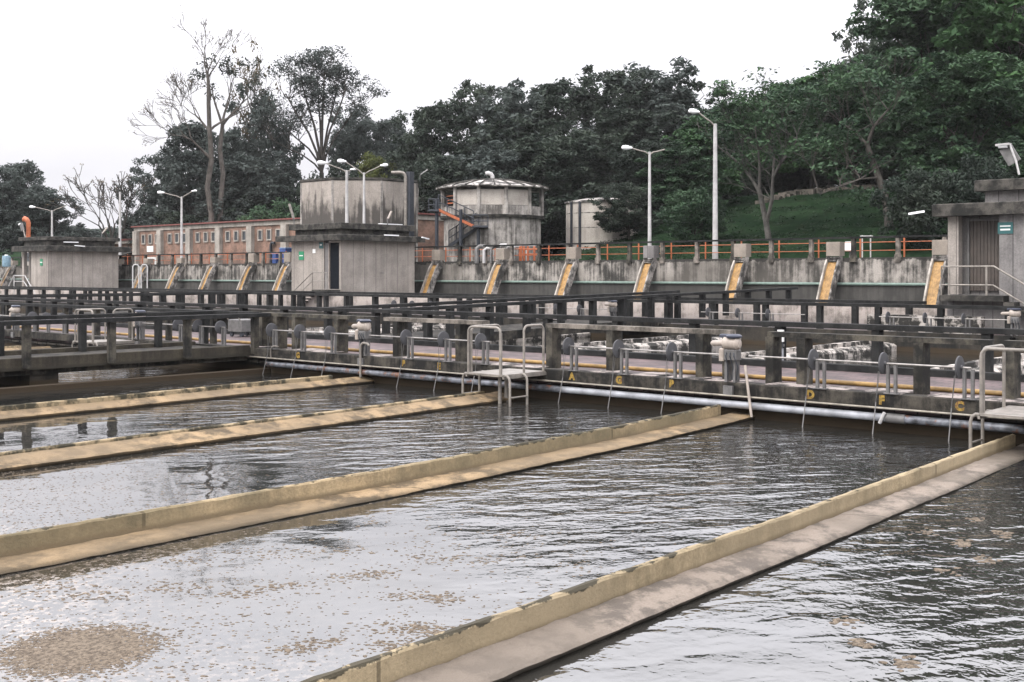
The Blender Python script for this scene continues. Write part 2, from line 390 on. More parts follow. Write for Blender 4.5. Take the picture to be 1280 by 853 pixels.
# front basin wall below the deck: edge beam, recess, wall
t = thing('basin_wall', 'dark stained basin wall under the front edge of the near walkway', 'wall', (17.2, 8, -1))
MB().box(17.00, 17.30, -12, 130, -.17, .035, .015).build('edge_beam', M['deck_edge'], t)
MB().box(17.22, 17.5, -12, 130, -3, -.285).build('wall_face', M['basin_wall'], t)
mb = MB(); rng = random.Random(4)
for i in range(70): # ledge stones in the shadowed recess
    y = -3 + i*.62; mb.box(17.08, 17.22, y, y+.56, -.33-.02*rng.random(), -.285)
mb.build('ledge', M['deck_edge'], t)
def painted_letter(ch, y, z, h, X, parent):
    cu = bpy.data.curves.new('letter', 'FONT'); cu.body = ch; cu.size = h; cu.align_x = 'CENTER'; cu.extrude = .002; cu.offset = .012
    tmp = bpy.data.objects.new('tmp', cu); C.objects.link(tmp)
    dg = bpy.context.evaluated_depsgraph_get(); me = bpy.data.meshes.new_from_object(tmp.evaluated_get(dg)); me.name = 'painted_letter'
    bpy.data.objects.remove(tmp)
    me.transform(Matrix.Translation(Vector((X, y, z)) - origin_of(parent)) @ Matrix.Rotation(-math.pi/2, 4, 'Z') @ Matrix.Rotation(math.pi/2, 4, 'X'))
    return link('painted_letter', me, M['letter'], parent)
for ch, y in (('G',21.95),('B',18.24),('E',17.15),('A',13.55),('G',12.44),('B',11.28),('D',8.61),('F',7.41),('C',6.21)):
    painted_letter(ch, y, -.125, .18, 16.994, t)
for k in range(30):
    y = -3+k*.92; 
    if rng.random() < .8: MB().box(17.06, 17.30+rng.uniform(.25,.55), y, y+rng.uniform(.5,.9), .037, .043).build('coping_slab', M['coping'], t)
# beam face and pier of the left cross walkway
t = thing('beam_wall', 'brown concrete beam along the left walkway above the water', 'wall', (10, 24, 0))
MB().box(-22, 16.98, 23.84, 24.02, -.17, .10, .012).build('edge_beam', M['beam'], t)
MB().box(-22, 16.98, 26.28, 26.46, -.17, .10, .012).build('edge_beam', M['beam'], t)
MB().box(11.45, 12.1, 24.1, 26.2, -3, -.29).build('pier', M['basin_wall'], t)
MB().box(3.45, 4.1, 24.1, 26.2, -3, -.29).build('pier', M['basin_wall'], t)
MB().box(-22, 17.2, 23.3, 23.6, -3, -.47).build('sill', M['basin_wall'], t)
# walls of the second row of basins
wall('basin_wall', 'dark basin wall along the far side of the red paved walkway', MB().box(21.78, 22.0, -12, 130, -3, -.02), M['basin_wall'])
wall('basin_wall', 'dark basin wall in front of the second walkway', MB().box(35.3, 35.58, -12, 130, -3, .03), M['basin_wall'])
wall('kerb', 'low black kerb along the far edge of the red paved walkway', MB().box(20.75, 20.95, -12, 130, 0.0, .13, .01), M['rail_dark'], 'kerb')
t = thing('channel_wall', 'pale lime stained wall seen between the far walkway posts', 'wall', (41.4, 30, 0))
MB().box(41.3, 41.5, 10.5, 130, -3, .62).build('wall_face', M['white_wall'], t)
wall('basin_wall', 'mottled black and white basin wall right of the far walkway', MB().box(36.0, 36.35, 12.5, 16.2, 0, .55), M['white_stain'])

# ---------------------------------------------------------------- weir walls between the channels
WEIR_LINE = {1: [(-8,4.2),(5,4.58),(9.1,4.70),(13.2,4.82),(17.2,4.99)], 2: [(-8,9.3),(10.1,9.32),(13.65,9.46),(17.2,9.74)], 3: [(-8,13.75),(6.3,14.12),(10,14.28),(16.6,14.66)],
             4: [(-8,18.6),(8.6,18.98),(13.6,19.25),(17.2,19.42)], 5: [(-8,28.6),(17,29.1)], 6: [(-8,33.4),(17,34.0)]}
def weir_y(k, x): 
    p = WEIR_LINE[k]; return float(np.interp(x, [q[0] for q in p], [q[1] for q in p]))
def weir(label, wall_t, ztop, zin, zout, width, x0, x1wall, x1ledge, mp, ml, seed, zs=0.0):
    """the outer foot of the ledge follows the surveyed line; the plate stands behind the ledge"""
    rng = random.Random(seed)
    t = thing('weir_wall', label, 'weir', (8, weir_y(seed, 8), ZW), 'weir walls between the near channels')
    def lay(m): m.v = [(x, y+weir_y(seed, x)+.006*math.sin(x*1.7+seed), z+(zs*(x-8) if z > -1 else 0)+.004*math.sin(x*.9+seed*2)) for x, y, z in m.v]; return m
    w = width
    nseg = int((x1wall-x0)/.14)
    m = MB().prism([(w, -3), (w+wall_t, -3), (w+wall_t, ztop-.012), (w+wall_t-.010, ztop), (w+.012, ztop+.002), (w, ztop-.014)], 'x', x0, x1wall, nseg, .005, rng)
    # chipped top arris here and there
    for q in range(len(m.v)//6):
        if rng.random() < .10:
            for e in (4, 5): x, y, z = m.v[q*6+e]; m.v[q*6+e] = (x, y+rng.uniform(0,.012), z-rng.uniform(.004,.016))
    lay(m).build('wall_plate', M[mp], t)
    nseg = int((x1ledge-x0)/.12)
    lay(MB().prism([(w-.004, -3), (w-.004, zin), (w*.85, zin-.004), (w*.30, zout+.016), (w*.10, zout+.002), (.0, zout-.016), (.05, -.60), (.05, -3)], 'x', x0, x1ledge, nseg, .005, rng)).build('ledge', M[ml], t)
    return t
weir('weir wall nearest the camera with a pinkish grey ledge and cream plate', .06, -.335, -.500, -.530, .36, -8, 16.75, 17.2, 'weir_plate', 'weir_grey', 1, -.004)
weir('second weir wall with a tall cream plate above a tan ledge', .07, -.342, -.522, -.546, .40, -8, 16.7, 17.22, 'weir_plate_b', 'weir_tan', 2, .003)
weir('third weir wall with a rounded tan ledge ending at the ladder platform', .08, -.40, -.44, -.515, .45, -8, 16.2, 16.6, 'weir_plate_low', 'weir_tan', 3)
weir('fourth weir wall with dark patched plate ending at the curved pipe', .08, -.355, -.44, -.515, .32, -8, 16.2, 17.22, 'weir_plate_low', 'weir_tan', 4)
weir('ochre weir wall seen through the posts beyond the left walkway', .10, -.33, -.38, -.50, .5, -8, 16.4, 17.0, 'weir_plate_low', 'weir_tan', 5)
weir('ochre weir wall farthest beyond the left walkway', .10, -.33, -.38, -.50, .5, -8, 16.4, 17.0, 'weir_plate_low', 'weir_tan', 6)
far_names = ['white streaked weir wall of the far basins nearest the right hut', 'white streaked weir wall of the far basins behind the right drive shaft',
             'white streaked weir wall of the far basins behind the middle drive shaft', 'white streaked weir wall of the far basins behind the ladder platform', 'white streaked weir wall of the far basins at the main hut']
for yw, lb, hh in zip((9.3, 15.3, 20.9, 27.6, 35.2), far_names, (.1, .02, 0.05, 0.0, 0.0)):
    t = thing('weir_wall', lb, 'weir', (28, yw, ZW), 'weir walls of the far basins')
    rng = random.Random(int(yw*10))
    MB().prism([(yw,-3),(yw+.14,-3),(yw+.14,-.22+hh),(yw,-.22+hh)], 'x', 22.0, 35.3, 60, .008, rng).build('wall_plate', M['white_stain'], t)
    MB().prism([(yw-.4,-3),(yw-.004,-3),(yw-.004,-.34+hh),(yw-.3,-.36+hh),(yw-.4,-.44+hh)], 'x', 22.0, 35.3, 60, .008, rng).build('ledge', M['white_stain'], t)

# ---------------------------------------------------------------- concrete railings
def railing(label, axis, fixed, a, b, posts, z0=0.0, z1=0.0, h=.90, rw=.22, rt=.085, pw=.15, pd=.12, post_off=0.0, foot=0.0, mr='rail', mp='rail', group='concrete railings of the walkways'):
    """rail along an axis from a to b; z0..z1 = deck level at both ends"""
    mid = (a+b)/2; lv = lambda s: z0 + (z1-z0)*(s-a)/(b-a) if b != a else z0
    t = thing('railing', label, 'railing', (fixed, mid, z0) if axis == 'y' else (mid, fixed, z0), group)
    mb = MB(); w = rw/2; c = .012
    n = max(1, int(abs(b-a)/1.5))
    for k in range(n):
        s0, s1 = a+(b-a)*k/n, a+(b-a)*(k+1)/n
        for (p, q) in ((0,0),):
            A, B = lv(s0)+h, lv(s1)+h
            if axis == 'y': mb.hexa([(fixed-w,s0,A-rt),(fixed+w,s0,A-rt),(fixed+w,s1,B-rt),(fixed-w,s1,B-rt),(fixed-w,s0,A),(fixed+w,s0,A),(fixed+w,s1,B),(fixed-w,s1,B)])
            else: mb.hexa([(s0,fixed-w,A-rt),(s1,fixed-w,B-rt),(s1,fixed+w,B-rt),(s0,fixed+w,A-rt),(s0,fixed-w,A),(s1,fixed-w,B),(s1,fixed+w,B),(s0,fixed+w,A)])
    mb.build('handrail', M[mr], t)
    for s in posts:
        z = lv(s); bz = z - foot
        m = MB()
        if axis == 'y': m.box(fixed-pw/2+post_off, fixed+pw/2+post_off, s-pd/2, s+pd/2, bz, z+h-rt-.003)
        else: m.box(s-pd/2, s+pd/2, fixed-pw/2+post_off, fixed+pw/2+post_off, bz, z+h-rt-.003)
        m.build('post', M[mp], t)
    return t
# near side of the near walkway, in pieces between the drives and ladders
G = 'near side railing pieces of the front walkway'
# posts stand proud of the slab edge
railing('near side railing piece left of the corner above the far left discs', 'y', 17.6, 24.5, 70, [26.4,28.6,30.6,32.6,34.6,36.6,38.6,41,43.5,46,49,52,56,60,64], mr='rail_dark', group=G)
railing('near side railing piece from the corner to the first gearbox', 'y', 17.6, 19.8, 24.1, [24.05, 23.45, 22.7, 21.08], pw=.34, pd=.13, group=G)
railing('near side railing piece between the first gearbox and the ladder platform', 'y', 17.6, 16.35, 19.45, [19.0, 17.02], pw=.34, pd=.14, mr='rail_pale', group=G)
railing('near side railing piece between the ladder platform and second gearbox', 'y', 17.6, 10.40, 14.62, [14.5, 13.0, 11.0, 10.45], pw=.30, pd=.15, mr='rail_pale', group=G)
railing('near side railing piece right of the second gearbox', 'y', 17.6, 5.95, 9.66, [9.6, 9.02, 7.02], pw=.30, pd=.15, group=G)
railing('near side railing piece behind the right ladder platform', 'y', 17.6, 1.0, 5.75, [5.65, 3.6, 1.6], pw=.30, pd=.14, group=G)
railing('far side railing of the front red paved walkway', 'y', 21.3, 2.0, 62, [3.1+2.09*i for i in range(28)], mr='rail_dark', mp='rail_dark', rw=.25, rt=.10, pw=.2, pd=.16)
railing('near side railing of the second walkway', 'y', 36.0, 9.0, 80, [9.6+2.07*i for i in range(33)], mr='rail_dark', mp='rail_dark', rw=.25, rt=.11, pw=.2, pd=.18)
railing('far side railing of the second walkway', 'y', 40.45, 16.0, 100, [16.6+2.07*i for i in range(39)], mr='rail_dark', mp='rail_dark', rw=.25, rt=.11, pw=.22, pd=.2)
railing('near side railing of the left walkway above the brown beam', 'x', 23.76, -14, 17.45, [-12.3,-10.35,-8.4,-6.45,-4.5,-2.5,-.55,1.4,3.4,5.35,7.3,9.25,11.22,13.17,15.12,17.05], pw=.16, pd=.14, foot=.12, rw=.26, rt=.095, mr='rail_dark')
railing('far side railing of the left walkway', 'x', 26.2, -14, 17.4, [-11.9,-9.9,-7.8,-5.8,-3.9,-1.8,.2,2.2,4.1,6.1,8.0,9.9,11.75,13.76,15.82,17.2], pw=.16, pd=.14, mr='rail_dark', mp='rail_dark')
railing('near side railing of the cross walkway climbing to the right', 'x', 23.9, 21.4, 45.8, [22.4+1.75*i for i in range(14)], z0=0, z1=.40, mr='rail_dark', mp='rail_dark', rw=.25, rt=.10, pw=.2, pd=.18, foot=.1)
railing('far side railing of the cross walkway climbing to the right', 'x', 26.4, 21.4, 40.2, [22.1+1.75*i for i in range(11)], z0=0, z1=.29, mr='rail_dark', mp='rail_dark', rw=.25, rt=.10, pw=.2, pd=.18, foot=.1)
railing('near side railing of the cross walkway leading to the main hut', 'x', 50.5, 21.4, 40.2, [22.1+1.9*i for i in range(10)], mr='rail_dark', mp='rail_dark', rw=.25, rt=.10, pw=.2, pd=.18)
railing('far side railing of the cross walkway leading to the main hut', 'x', 53.1, 21.4, 40.2, [22.1+1.9*i for i in range(10)], mr='rail_dark', mp='rail_dark', rw=.25, rt=.10, pw=.2, pd=.18)

# ---------------------------------------------------------------- drives: shafts with discs over the near edge
def drive(label, ys, y_a, y_b, full=True, X=17.02, zc=.505):
    t = thing('drive_shaft', label, 'machinery', (X, sum(ys)/len(ys), 0.04), 'drive shafts with discs along the deck edge')
    MB().tube([(X, y_a, zc), (X, y_b, zc)], .015, 8).build('shaft', M['shaft'], t, True)
    for y in ys:
        m = MB(); n = 24
        prof = [(.0, -.05), (.035, -.05), (.038, -.022), (.15, -.016), (.17, -.012), (.172, .012), (.15, .016), (.038, .022), (.035, .05), (0.0, .05)]
        for i, (r, d) in enumerate(prof):
            for k in range(n):
                a = 2*math.pi*k/n; m.v.append((X + r*math.cos(a), y + d, zc + r*math.sin(a)))
        for i in range(len(prof)-1):
            for k in range(n):
                k2 = (k+1) % n; m.f.append((i*n+k, i*n+k2, (i+1)*n+k2, (i+1)*n+k))
        m.build('disc', M['disc'], t, True)
        for dy in (-.07, -.19):
            MB().box(X-.02, X+.03, y+dy-.022, y+dy+.022, .038, zc-.02).build('stand', M['gal_dark'], t)
        MB().box(X-.05, X+.06, y-.24, y-.02, .036, .05).build('base_plate', M['gal_dark'], t)
        if full:
            m = MB()
            m.bar((X-.10, y+.04, zc-.12), (X-.055, y+.10, -.10), .008, .008); m.bar((X-.02, y+.05, zc-.1), (X-.05, y+.10, -.10), .008, .008)
            m.bar((X-.052, y+.10, -.10), (X-.26, y+.08, -.75), .014, .014)
            m.build('pull_chain', M['gal_dark'], t)
    return t
drive('drive shaft with three discs at the left corner of the front walkway', (23.02,21.91,20.79), 23.1, 19.75)
drive('drive shaft with three discs left of the middle ladder platform', (18.19,17.04,15.96), 19.4, 15.7)
drive('drive shaft with three discs right of the middle ladder platform', (13.65,12.47,11.30), 13.75, 10.2)
drive('drive shaft with three discs left of the right ladder platform', (8.57,7.39,6.22), 9.75, 6.05)
drive('drive shaft with three discs seen through the left walkway posts', (27.19,26.23,25.2), 29.0, 25.0, False)
drive('drive shaft with three discs farthest left behind the frames', (35.62,34.70,33.66), 38.5, 33.4, False)

def actuator(label, y, X=17.05, cream=True):
    t = thing('gearbox_motor', label, 'machinery', (X, y, 0.04), 'motor gearboxes driving the shafts')
    MB().box(X-.05, X+.1, y-.10, y-.05, .038, .62).build('stand', M['gal_dark'], t)
    MB().box(X-.05, X+.1, y+.06, y+.11, .038, .62).build('stand', M['gal_dark'], t)
    MB().box(X-.09, X+.12, y-.13, y+.14, .42, .60, .02).build('gear_case', M['gal_dark'], t)
    MB().box(X-.12, X-.04, y+.10, y+.19, .40, .62, .02).build('switch_box', M['cream'], t)
    m = MB(); m.tube([(X, y-.16, .70), (X, y-.12, .70), (X, y+.12, .71), (X, y+.15, .71)], [.07,.115,.115,.08], 14)
    m.build('motor', M['cream'], t, True)
    MB().tube([(X, y+.15, .70), (X, y+.18, .70), (X, y+.36, .69), (X, y+.40, .69)], [.06,.05,.052,.03], 12).build('handwheel_shaft', M['cream'], t, True)
    m = MB(); m.lathe((X, y-.05, .80), [(0,0),(.13,0),(.14,.03),(.10,.06),(0,.065)], 14); m.box(X-.05, X+.05, y-.02, y+.22, .80, .86, .02)
    m.build('cover', M['navy'], t, True)
    for q in range(3):
        MB().tube([(X-.02, y-.05+.05*q, .62), (X-.13, y-.12+.08*q, .5), (X-.06, y-.16+.1*q, .3), (X-.02, y-.1+.08*q, .08)], .010, 6).build('cable', M['black_steel'], t, True)
    MB().box(X-.10, X+.12, y-.07, y+.11, -.20, -.02).build('hanging_bracket', M['gal_dark'], t)
    return t
actuator('cream motor gearbox beside the curved pipe on the fourth weir', 19.62)
actuator('cream motor gearbox beside the white pole on the second weir', 10.1)
actuator('cream motor gearbox seen above the rail of the left walkway', 29.2)
actuator('cream motor gearbox farthest left', 36.9)

for lb, ys in (('drive shaft with discs on the far walkway behind the second gearbox', (15.2,14.0,12.8)), ('drive shaft with discs on the far walkway behind the middle drive shaft', (21.9,20.7,19.5)), ('drive shaft with discs on the far walkway behind the ladder platform', (30.2,29.0,27.8)), ('drive shaft with discs on the far walkway in front of the main hut', (38.6,37.4,36.2))):
    drive(lb, ys, ys[0]+.3, ys[2]-1.4, False, 35.35)
actuator('cream motor gearbox on the far walkway right of the second gearbox', 11.3, 35.4)
actuator('cream motor gearbox on the far walkway left of the ladder platform', 26.2, 35.4)
t = thing('trolley', 'small grey trolley parked on the red paving left of the corner post', 'trolley', (20.3, yatx(307, 20.3), 0))
ty = yatx(307, 20.3)
MB().box(19.9, 20.6, ty-.35, ty+.35, .16, .52, .02).build('tub', M['gal_dark'], t)
for dx in (19.98, 20.52):
    for dy in (ty-.25, ty+.25): MB().tube([(dx-.02, dy, .08), (dx+.03, dy, .08)], .08, 12).build('wheel', M['black_steel'], t, True)
MB().tube([(19.9, ty-.3, .5), (19.7, ty-.3, .75), (19.7, ty+.3, .75), (19.9, ty+.3, .5)], .018, 6).build('handle', M['gal'], t, True)
yh = yatx(976, 21.1); t = thing('level_sensor', 'white and blue cylinder hanging on a far post right of the second gearbox', 'sensor', (21.1, yh, .2))
MB().tube([(21.1, yh, .50), (21.1, yh, .74)], .07, 12).build('head', M['sign_white'], t, True)
MB().tube([(21.1, yh, .36), (21.1, yh, .50)], .045, 10).build('neck', M['black_steel'], t, True)
MB().tube([(21.1, yh, .05), (21.1, yh, .36)], .06, 12).build('body', M['pale_pipe'], t, True)
MB().bar((21.1, yh, .42), (21.22, yh, .42), .05, .05).build('bracket', M['gal_dark'], t)
# pipes along the near wall
tag(MB().tube([(16.96, -8, -.185), (16.96, 24.2, -.185)], .017, 8).build('thin_pipe', M['thin_pipe'], smooth=True), 'thin rusty pipe under the letters along the deck edge', 'pipe')
t = thing('water_pipe', 'thick blue grey pipe along the basin wall just above the water', 'pipe', (17.02, 8, -.33))
MB().tube([(17.02, -8, -.335), (17.02, 7.08, -.335)], .062, 14).build('pipe_run', M['grey_pipe'], t, True)
MB().tube([(17.02, 7.3, -.335), (17.02, 13.8, -.335)], .062, 14).build('pipe_run', M['pale_pipe'], t, True)
MB().tube([(17.02, 13.8, -.335), (17.02, 23.2, -.335)], .062, 14).build('pipe_run', M['grey_pipe'], t, True)
MB().tube([(17.02, 7.04, -.335), (17.02, 7.34, -.335)], .074, 14).build('coupling', M['gal_dark'], t, True)
MB().tube([(16.94, 7.42, -.42), (16.94, 7.34, -.25)], .028, 8).build('clamp', M['white'], t, True)
tag(MB().tube([(18.15, -8, .04), (18.2, 2, .04), (18.22, 12, .04), (18.12, 20, .04), (18.2, 40, .04)], .04, 10).build('yellow_pipe', M['yellow'], smooth=True), 'yellow pipe lying on the red paving behind the near railing', 'pipe')

# ladder platforms
def platform(label, y0, y1, x0=15.75):
    t = thing('ladder_platform', label, 'platform', (x0+.7, (y0+y1)/2, 0), 'steel ladder platforms on the weir ends')
    m = MB(); m.box(x0, 17.0, y0, y1, -.035, .0); m.bar((x0, y0, -.05), (17.0, y0, -.05), .03, .06); m.bar((x0, y1, -.05), (17.0, y1, -.05), .03, .06)
    m.build('deck_plate', M['gal'], t)
    def loop(p, q, h, r=.024):
        p, q = Vector(p), Vector(q); d = (q-p); L = d.length; d.normalize(); c = .11
        pts = [p, p + Vector((0,0,h-c))]
        for k in range(1, 5):
            a = k*math.pi/8; pts.append(p + d*(c-c*math.cos(a)) + Vector((0,0,h-c+c*math.sin(a))))
        for k in range(0, 5):
            a = k*math.pi/8; pts.append(q - d*(c-c*math.sin(a)) + Vector((0,0,h-c+c*math.cos(a))))
        pts.append(q)
        return MB().tube(pts, r, 10)
    H = .88
    loop((x0+.04, y1-.02, 0), (x0+.04, y0+.1, 0), H).build('handrail_loop', M['gal'], t, True)
    loop((x0+.36, y0+.03, 0), (x0+.36+.0, y0+.13, 0), .01 if False else H).build('handrail_loop', M['gal'], t, True) if False else None
    loop((x0+.12, y1-.02, 0), (x0+.95, y1-.02, 0), H).build('handrail_loop', M['gal'], t, True)
    loop((x0+.62, y0+.02, 0), (16.95, y0+.02, 0), H+.02).build('handrail_loop', M['gal'], t, True)
    MB().tube([(x0+.06, y0+.10, 0), (x0+.06, y0+.10, H-.1)], .024, 8).build('rail_post', M['gal'], t, True)
    # ladder legs bending down from the deck edge into the water
    for yy, xx in ((y1+.10, (x0+.03, x0+.5)), (y0-.12, (x0+.06, x0+.55))):
        sgn = 1 if yy > y1 else -1
        for x in xx:
            e = y1 if sgn > 0 else y0
            MB().tube([(x, e-.02*sgn, -.02), (x, e+.05*sgn, -.02), (x, e+.10*sgn, -.06), (x, e+.12*sgn, -.13), (x, e+.12*sgn, -.9)], .024, 8).build('ladder_leg', M['gal'], t, True)
        MB().tube([(xx[0], yy+.02*sgn, -.42), (xx[1], yy+.02*sgn, -.42)], .016, 8).build('rung', M['gal'], t, True)
    for (x, y) in ((x0+.3, y0+.35), (16.4, y0+.5)):
        MB().tube([(x, y, -.04), (x, y, -1.0)], .035, 8).build('support_leg', M['gal'], t, True)
    return t
platform('steel ladder platform with looped handrails at the end of the third weir', 14.2, 15.15)
platform('steel ladder platform at the right edge of the photo beside the nearest weir', 4.55, 5.5)
platform('steel ladder platform seen through the left walkway posts', 29.4, 30.5)
pts = [(16.95, 19.62, -.45), (16.95, 19.62, .20)] + [(16.95, 19.62-.11+.11*math.cos(a), .20+.13*math.sin(a)) for a in (.5,.9,1.3,1.57)] + [(16.95, 19.38, .32), (16.95, 19.33, .27)]
tag(MB().tube(pts, .028, 10).build('curved_pipe', M['gal'], smooth=True), 'grey pipe with a hooked top standing on the fourth weir', 'pipe')
tag(MB().tube([(16.85, 9.6, -.50), (16.95, 9.78, .35)], .024, 10).build('pole', M['cream'], smooth=True), 'thin cream pole leaning on the second weir by the gearbox', 'pole')
pts = [(16.98, 23.0, -.2), (16.98, 23.0, .04), (16.98, 22.95, .10), (16.98, 22.85, .12), (16.98, 22.7, .11)]
tag(MB().tube(pts, .016, 8).build('bent_pipe', M['gal'], smooth=True), 'small bent pipe at the left corner below the discs', 'pipe')

# ---------------------------------------------------------------- huts
def sign(parent, x, y, z, w, h, m, lines=()):
    s = MB().box(x-.03, x, y-w/2, y+w/2, z-h/2, z+h/2).build('sign', M[m], parent)
    for dz, ww, hh in lines:
        MB().box(x-.036, x-.031, y-ww/2, y+ww/2, z+dz-hh/2, z+dz+hh/2).build('sign_mark', M['sign_white'], s)
    return s
def flood(parent, p, d, m='white', L=.8):
    p = Vector(p); d = Vector(d)
    f = MB().tube([p, p+Vector((0,0,.25)), p+Vector((0,0,.3))+d*.15], .03, 6).build('floodlight_arm', M['gal_dark'], parent)
    MB().bar(p+Vector((0,0,.3))+d*.1, p+Vector((0,0,.3))+d*(.1+L), .24, .06).build('floodlight', M[m], f)
def tube_light(parent, a, b):
    MB().bar(a, b, .10, .07).build('tube_light', M['lamp_glass'], parent)

# main hut: -X face x0, runs x0..x1, y0..y1
def main_hut():
    x0, x1, y0, y1 = 41.9, 47.6, yatx(427, 41.9), yatx(364.5, 41.9)
    t = thing('pump_hut', 'concrete hut with green sign and dark doorway in front of the octagonal tank', 'hut', ((x0+x1)/2, (y0+y1)/2, 0), 'concrete huts on the walkways')
    zs, zt = 1.0, 3.78
    ye = yatx(411, x0)            # door from y0+.25 to ye
    m = MB(); m.box(x0, x1, y0, y0+.22, .0, zt); m.box(x1-.22, x1, y0+.22, y1, 0, zt); m.box(x0, x1-.22, y1-.22, y1, 0, zt)
    m.box(x0, x0+.22, ye+.45, y1-.22, 0, zt); m.box(x0, x0+.22, y0+.22, ye+.45, 0, zs); m.box(x0, x0+.22, y0+.22, ye, zt-.12, zt)
    m.build('wall', M['hut'], t)
    MB().box(x0+.22, x1-.22, y0+.22, y1-.22, 0, zs-.02).build('floor', M['hut_grey'], t)
    MB().box(x0+.05, x0+.3, ye+.05, ye+.449, zs, zt-.12).build('door_pillar', M['hut_grey'], t)
    d = MB().box(x0+.12, x0+.17, y0+.25, ye, zs+.01, zt-.15).build('door', M['black'], t)  # sheet across the open doorway, indoor shade put into its colour
    MB().box(x0+.16, x1-.3, y0+.23, y1-.23, zs+.01, zt-.01).build('room_shade', M['black'], t)  # solid block, the unlit room's shade put into its colour
    MB().box(x0+.02, x0+.11, ye-.001, ye+.05, zs, zt-.12).build('door_frame', M['cream'], t)
    MB().box(x0-.5, x1+.45, y0-.5, y1+.95, zt+.002, zt+.34, .03).build('roof_slab', M['roof_slab'], t)
    MB().box(x0+.2, x1-.2, y0+.25, y1-.1, zt+.34, zt+.68).build('attic', M['roof_slab'], t)
    s = MB().box(x0-.05, x1+.1, y0-.02, y1+.25, zt+.683, zt+1.02, .03).build('roof_slab', M['roof_slab'], t)
    sign(t, x0-.002, yatx(377, x0), z_at(319.5, 66), .46, .50, 'green_sign', ((0,.34,.05),))
    sign(t, x0-.002, yatx(393, x0), z_at(314, 66), .26, .24, 'sign_white')
    sign(t, x0-.002, yatx(401.7, x0), z_at(307, 66), .34, .36, 'teal_sign', ((.02,.18,.06),))
    # landing, steps falling towards the left
    MB().box(x0-1.0, x0-.002, y0+.1, ye+.3, zs-.22, zs-.03).build('landing', M['roof_slab'], t)
    for k in range(6):
        y = ye+.3+.27*k; z = zs-.2-.165*k
        MB().box(x0-1.0, x0-.01, y+.003, y+.30, z-.07, z).build('step', M['roof_slab'], t)
    for xx in (x0-.95,):
        m = MB(); zz = zs
        m.tube([(xx, y0+.12, zz), (xx, y0+.12, zz+.95), (xx, ye+.3, zz+.95), (xx, ye+2.0, zz-.12)], .028, 8); m.tube([(xx, y0+.12, zz+.48), (xx, ye+.3, zz+.48), (xx, ye+2.0, zz-.6)], .022, 8); m.tube([(xx, ye+.3, zz), (xx, ye+.3, zz+.95)], .028, 8)
        m.build('stair_rail', M['gal'], t, True)
    tube_light(t, (x0-.2+3.0, y0-.52, zt+.36), (x0-.2+4.1, y0-.52, zt+.36))
    tube_light(t, (x1+.1, y0-.55, zt+.30), (x1+.9, y0-.3, zt+.22))
    flood(t, (x0+.1, y1-.1, zt+1.02), (-.15,.28,1.0), 'gal', .85)
    flood(t, (x0+3.6, y0+.1, zt+1.02), (.25,-.1,.55), 'cream', .8)
    MB().box(x0+3.2, x0+4.9, y0+.2, y0+.5, zt+1.02, zt+1.08).build('roof_plate', M['lamp_glass'], t)
    MB().box(x0+2.9, x0+3.2, y0-.012, y0-.002, 1.9, 1.95).build('pipe_clip', M['gal_dark'], t)
    return t
main_hut()
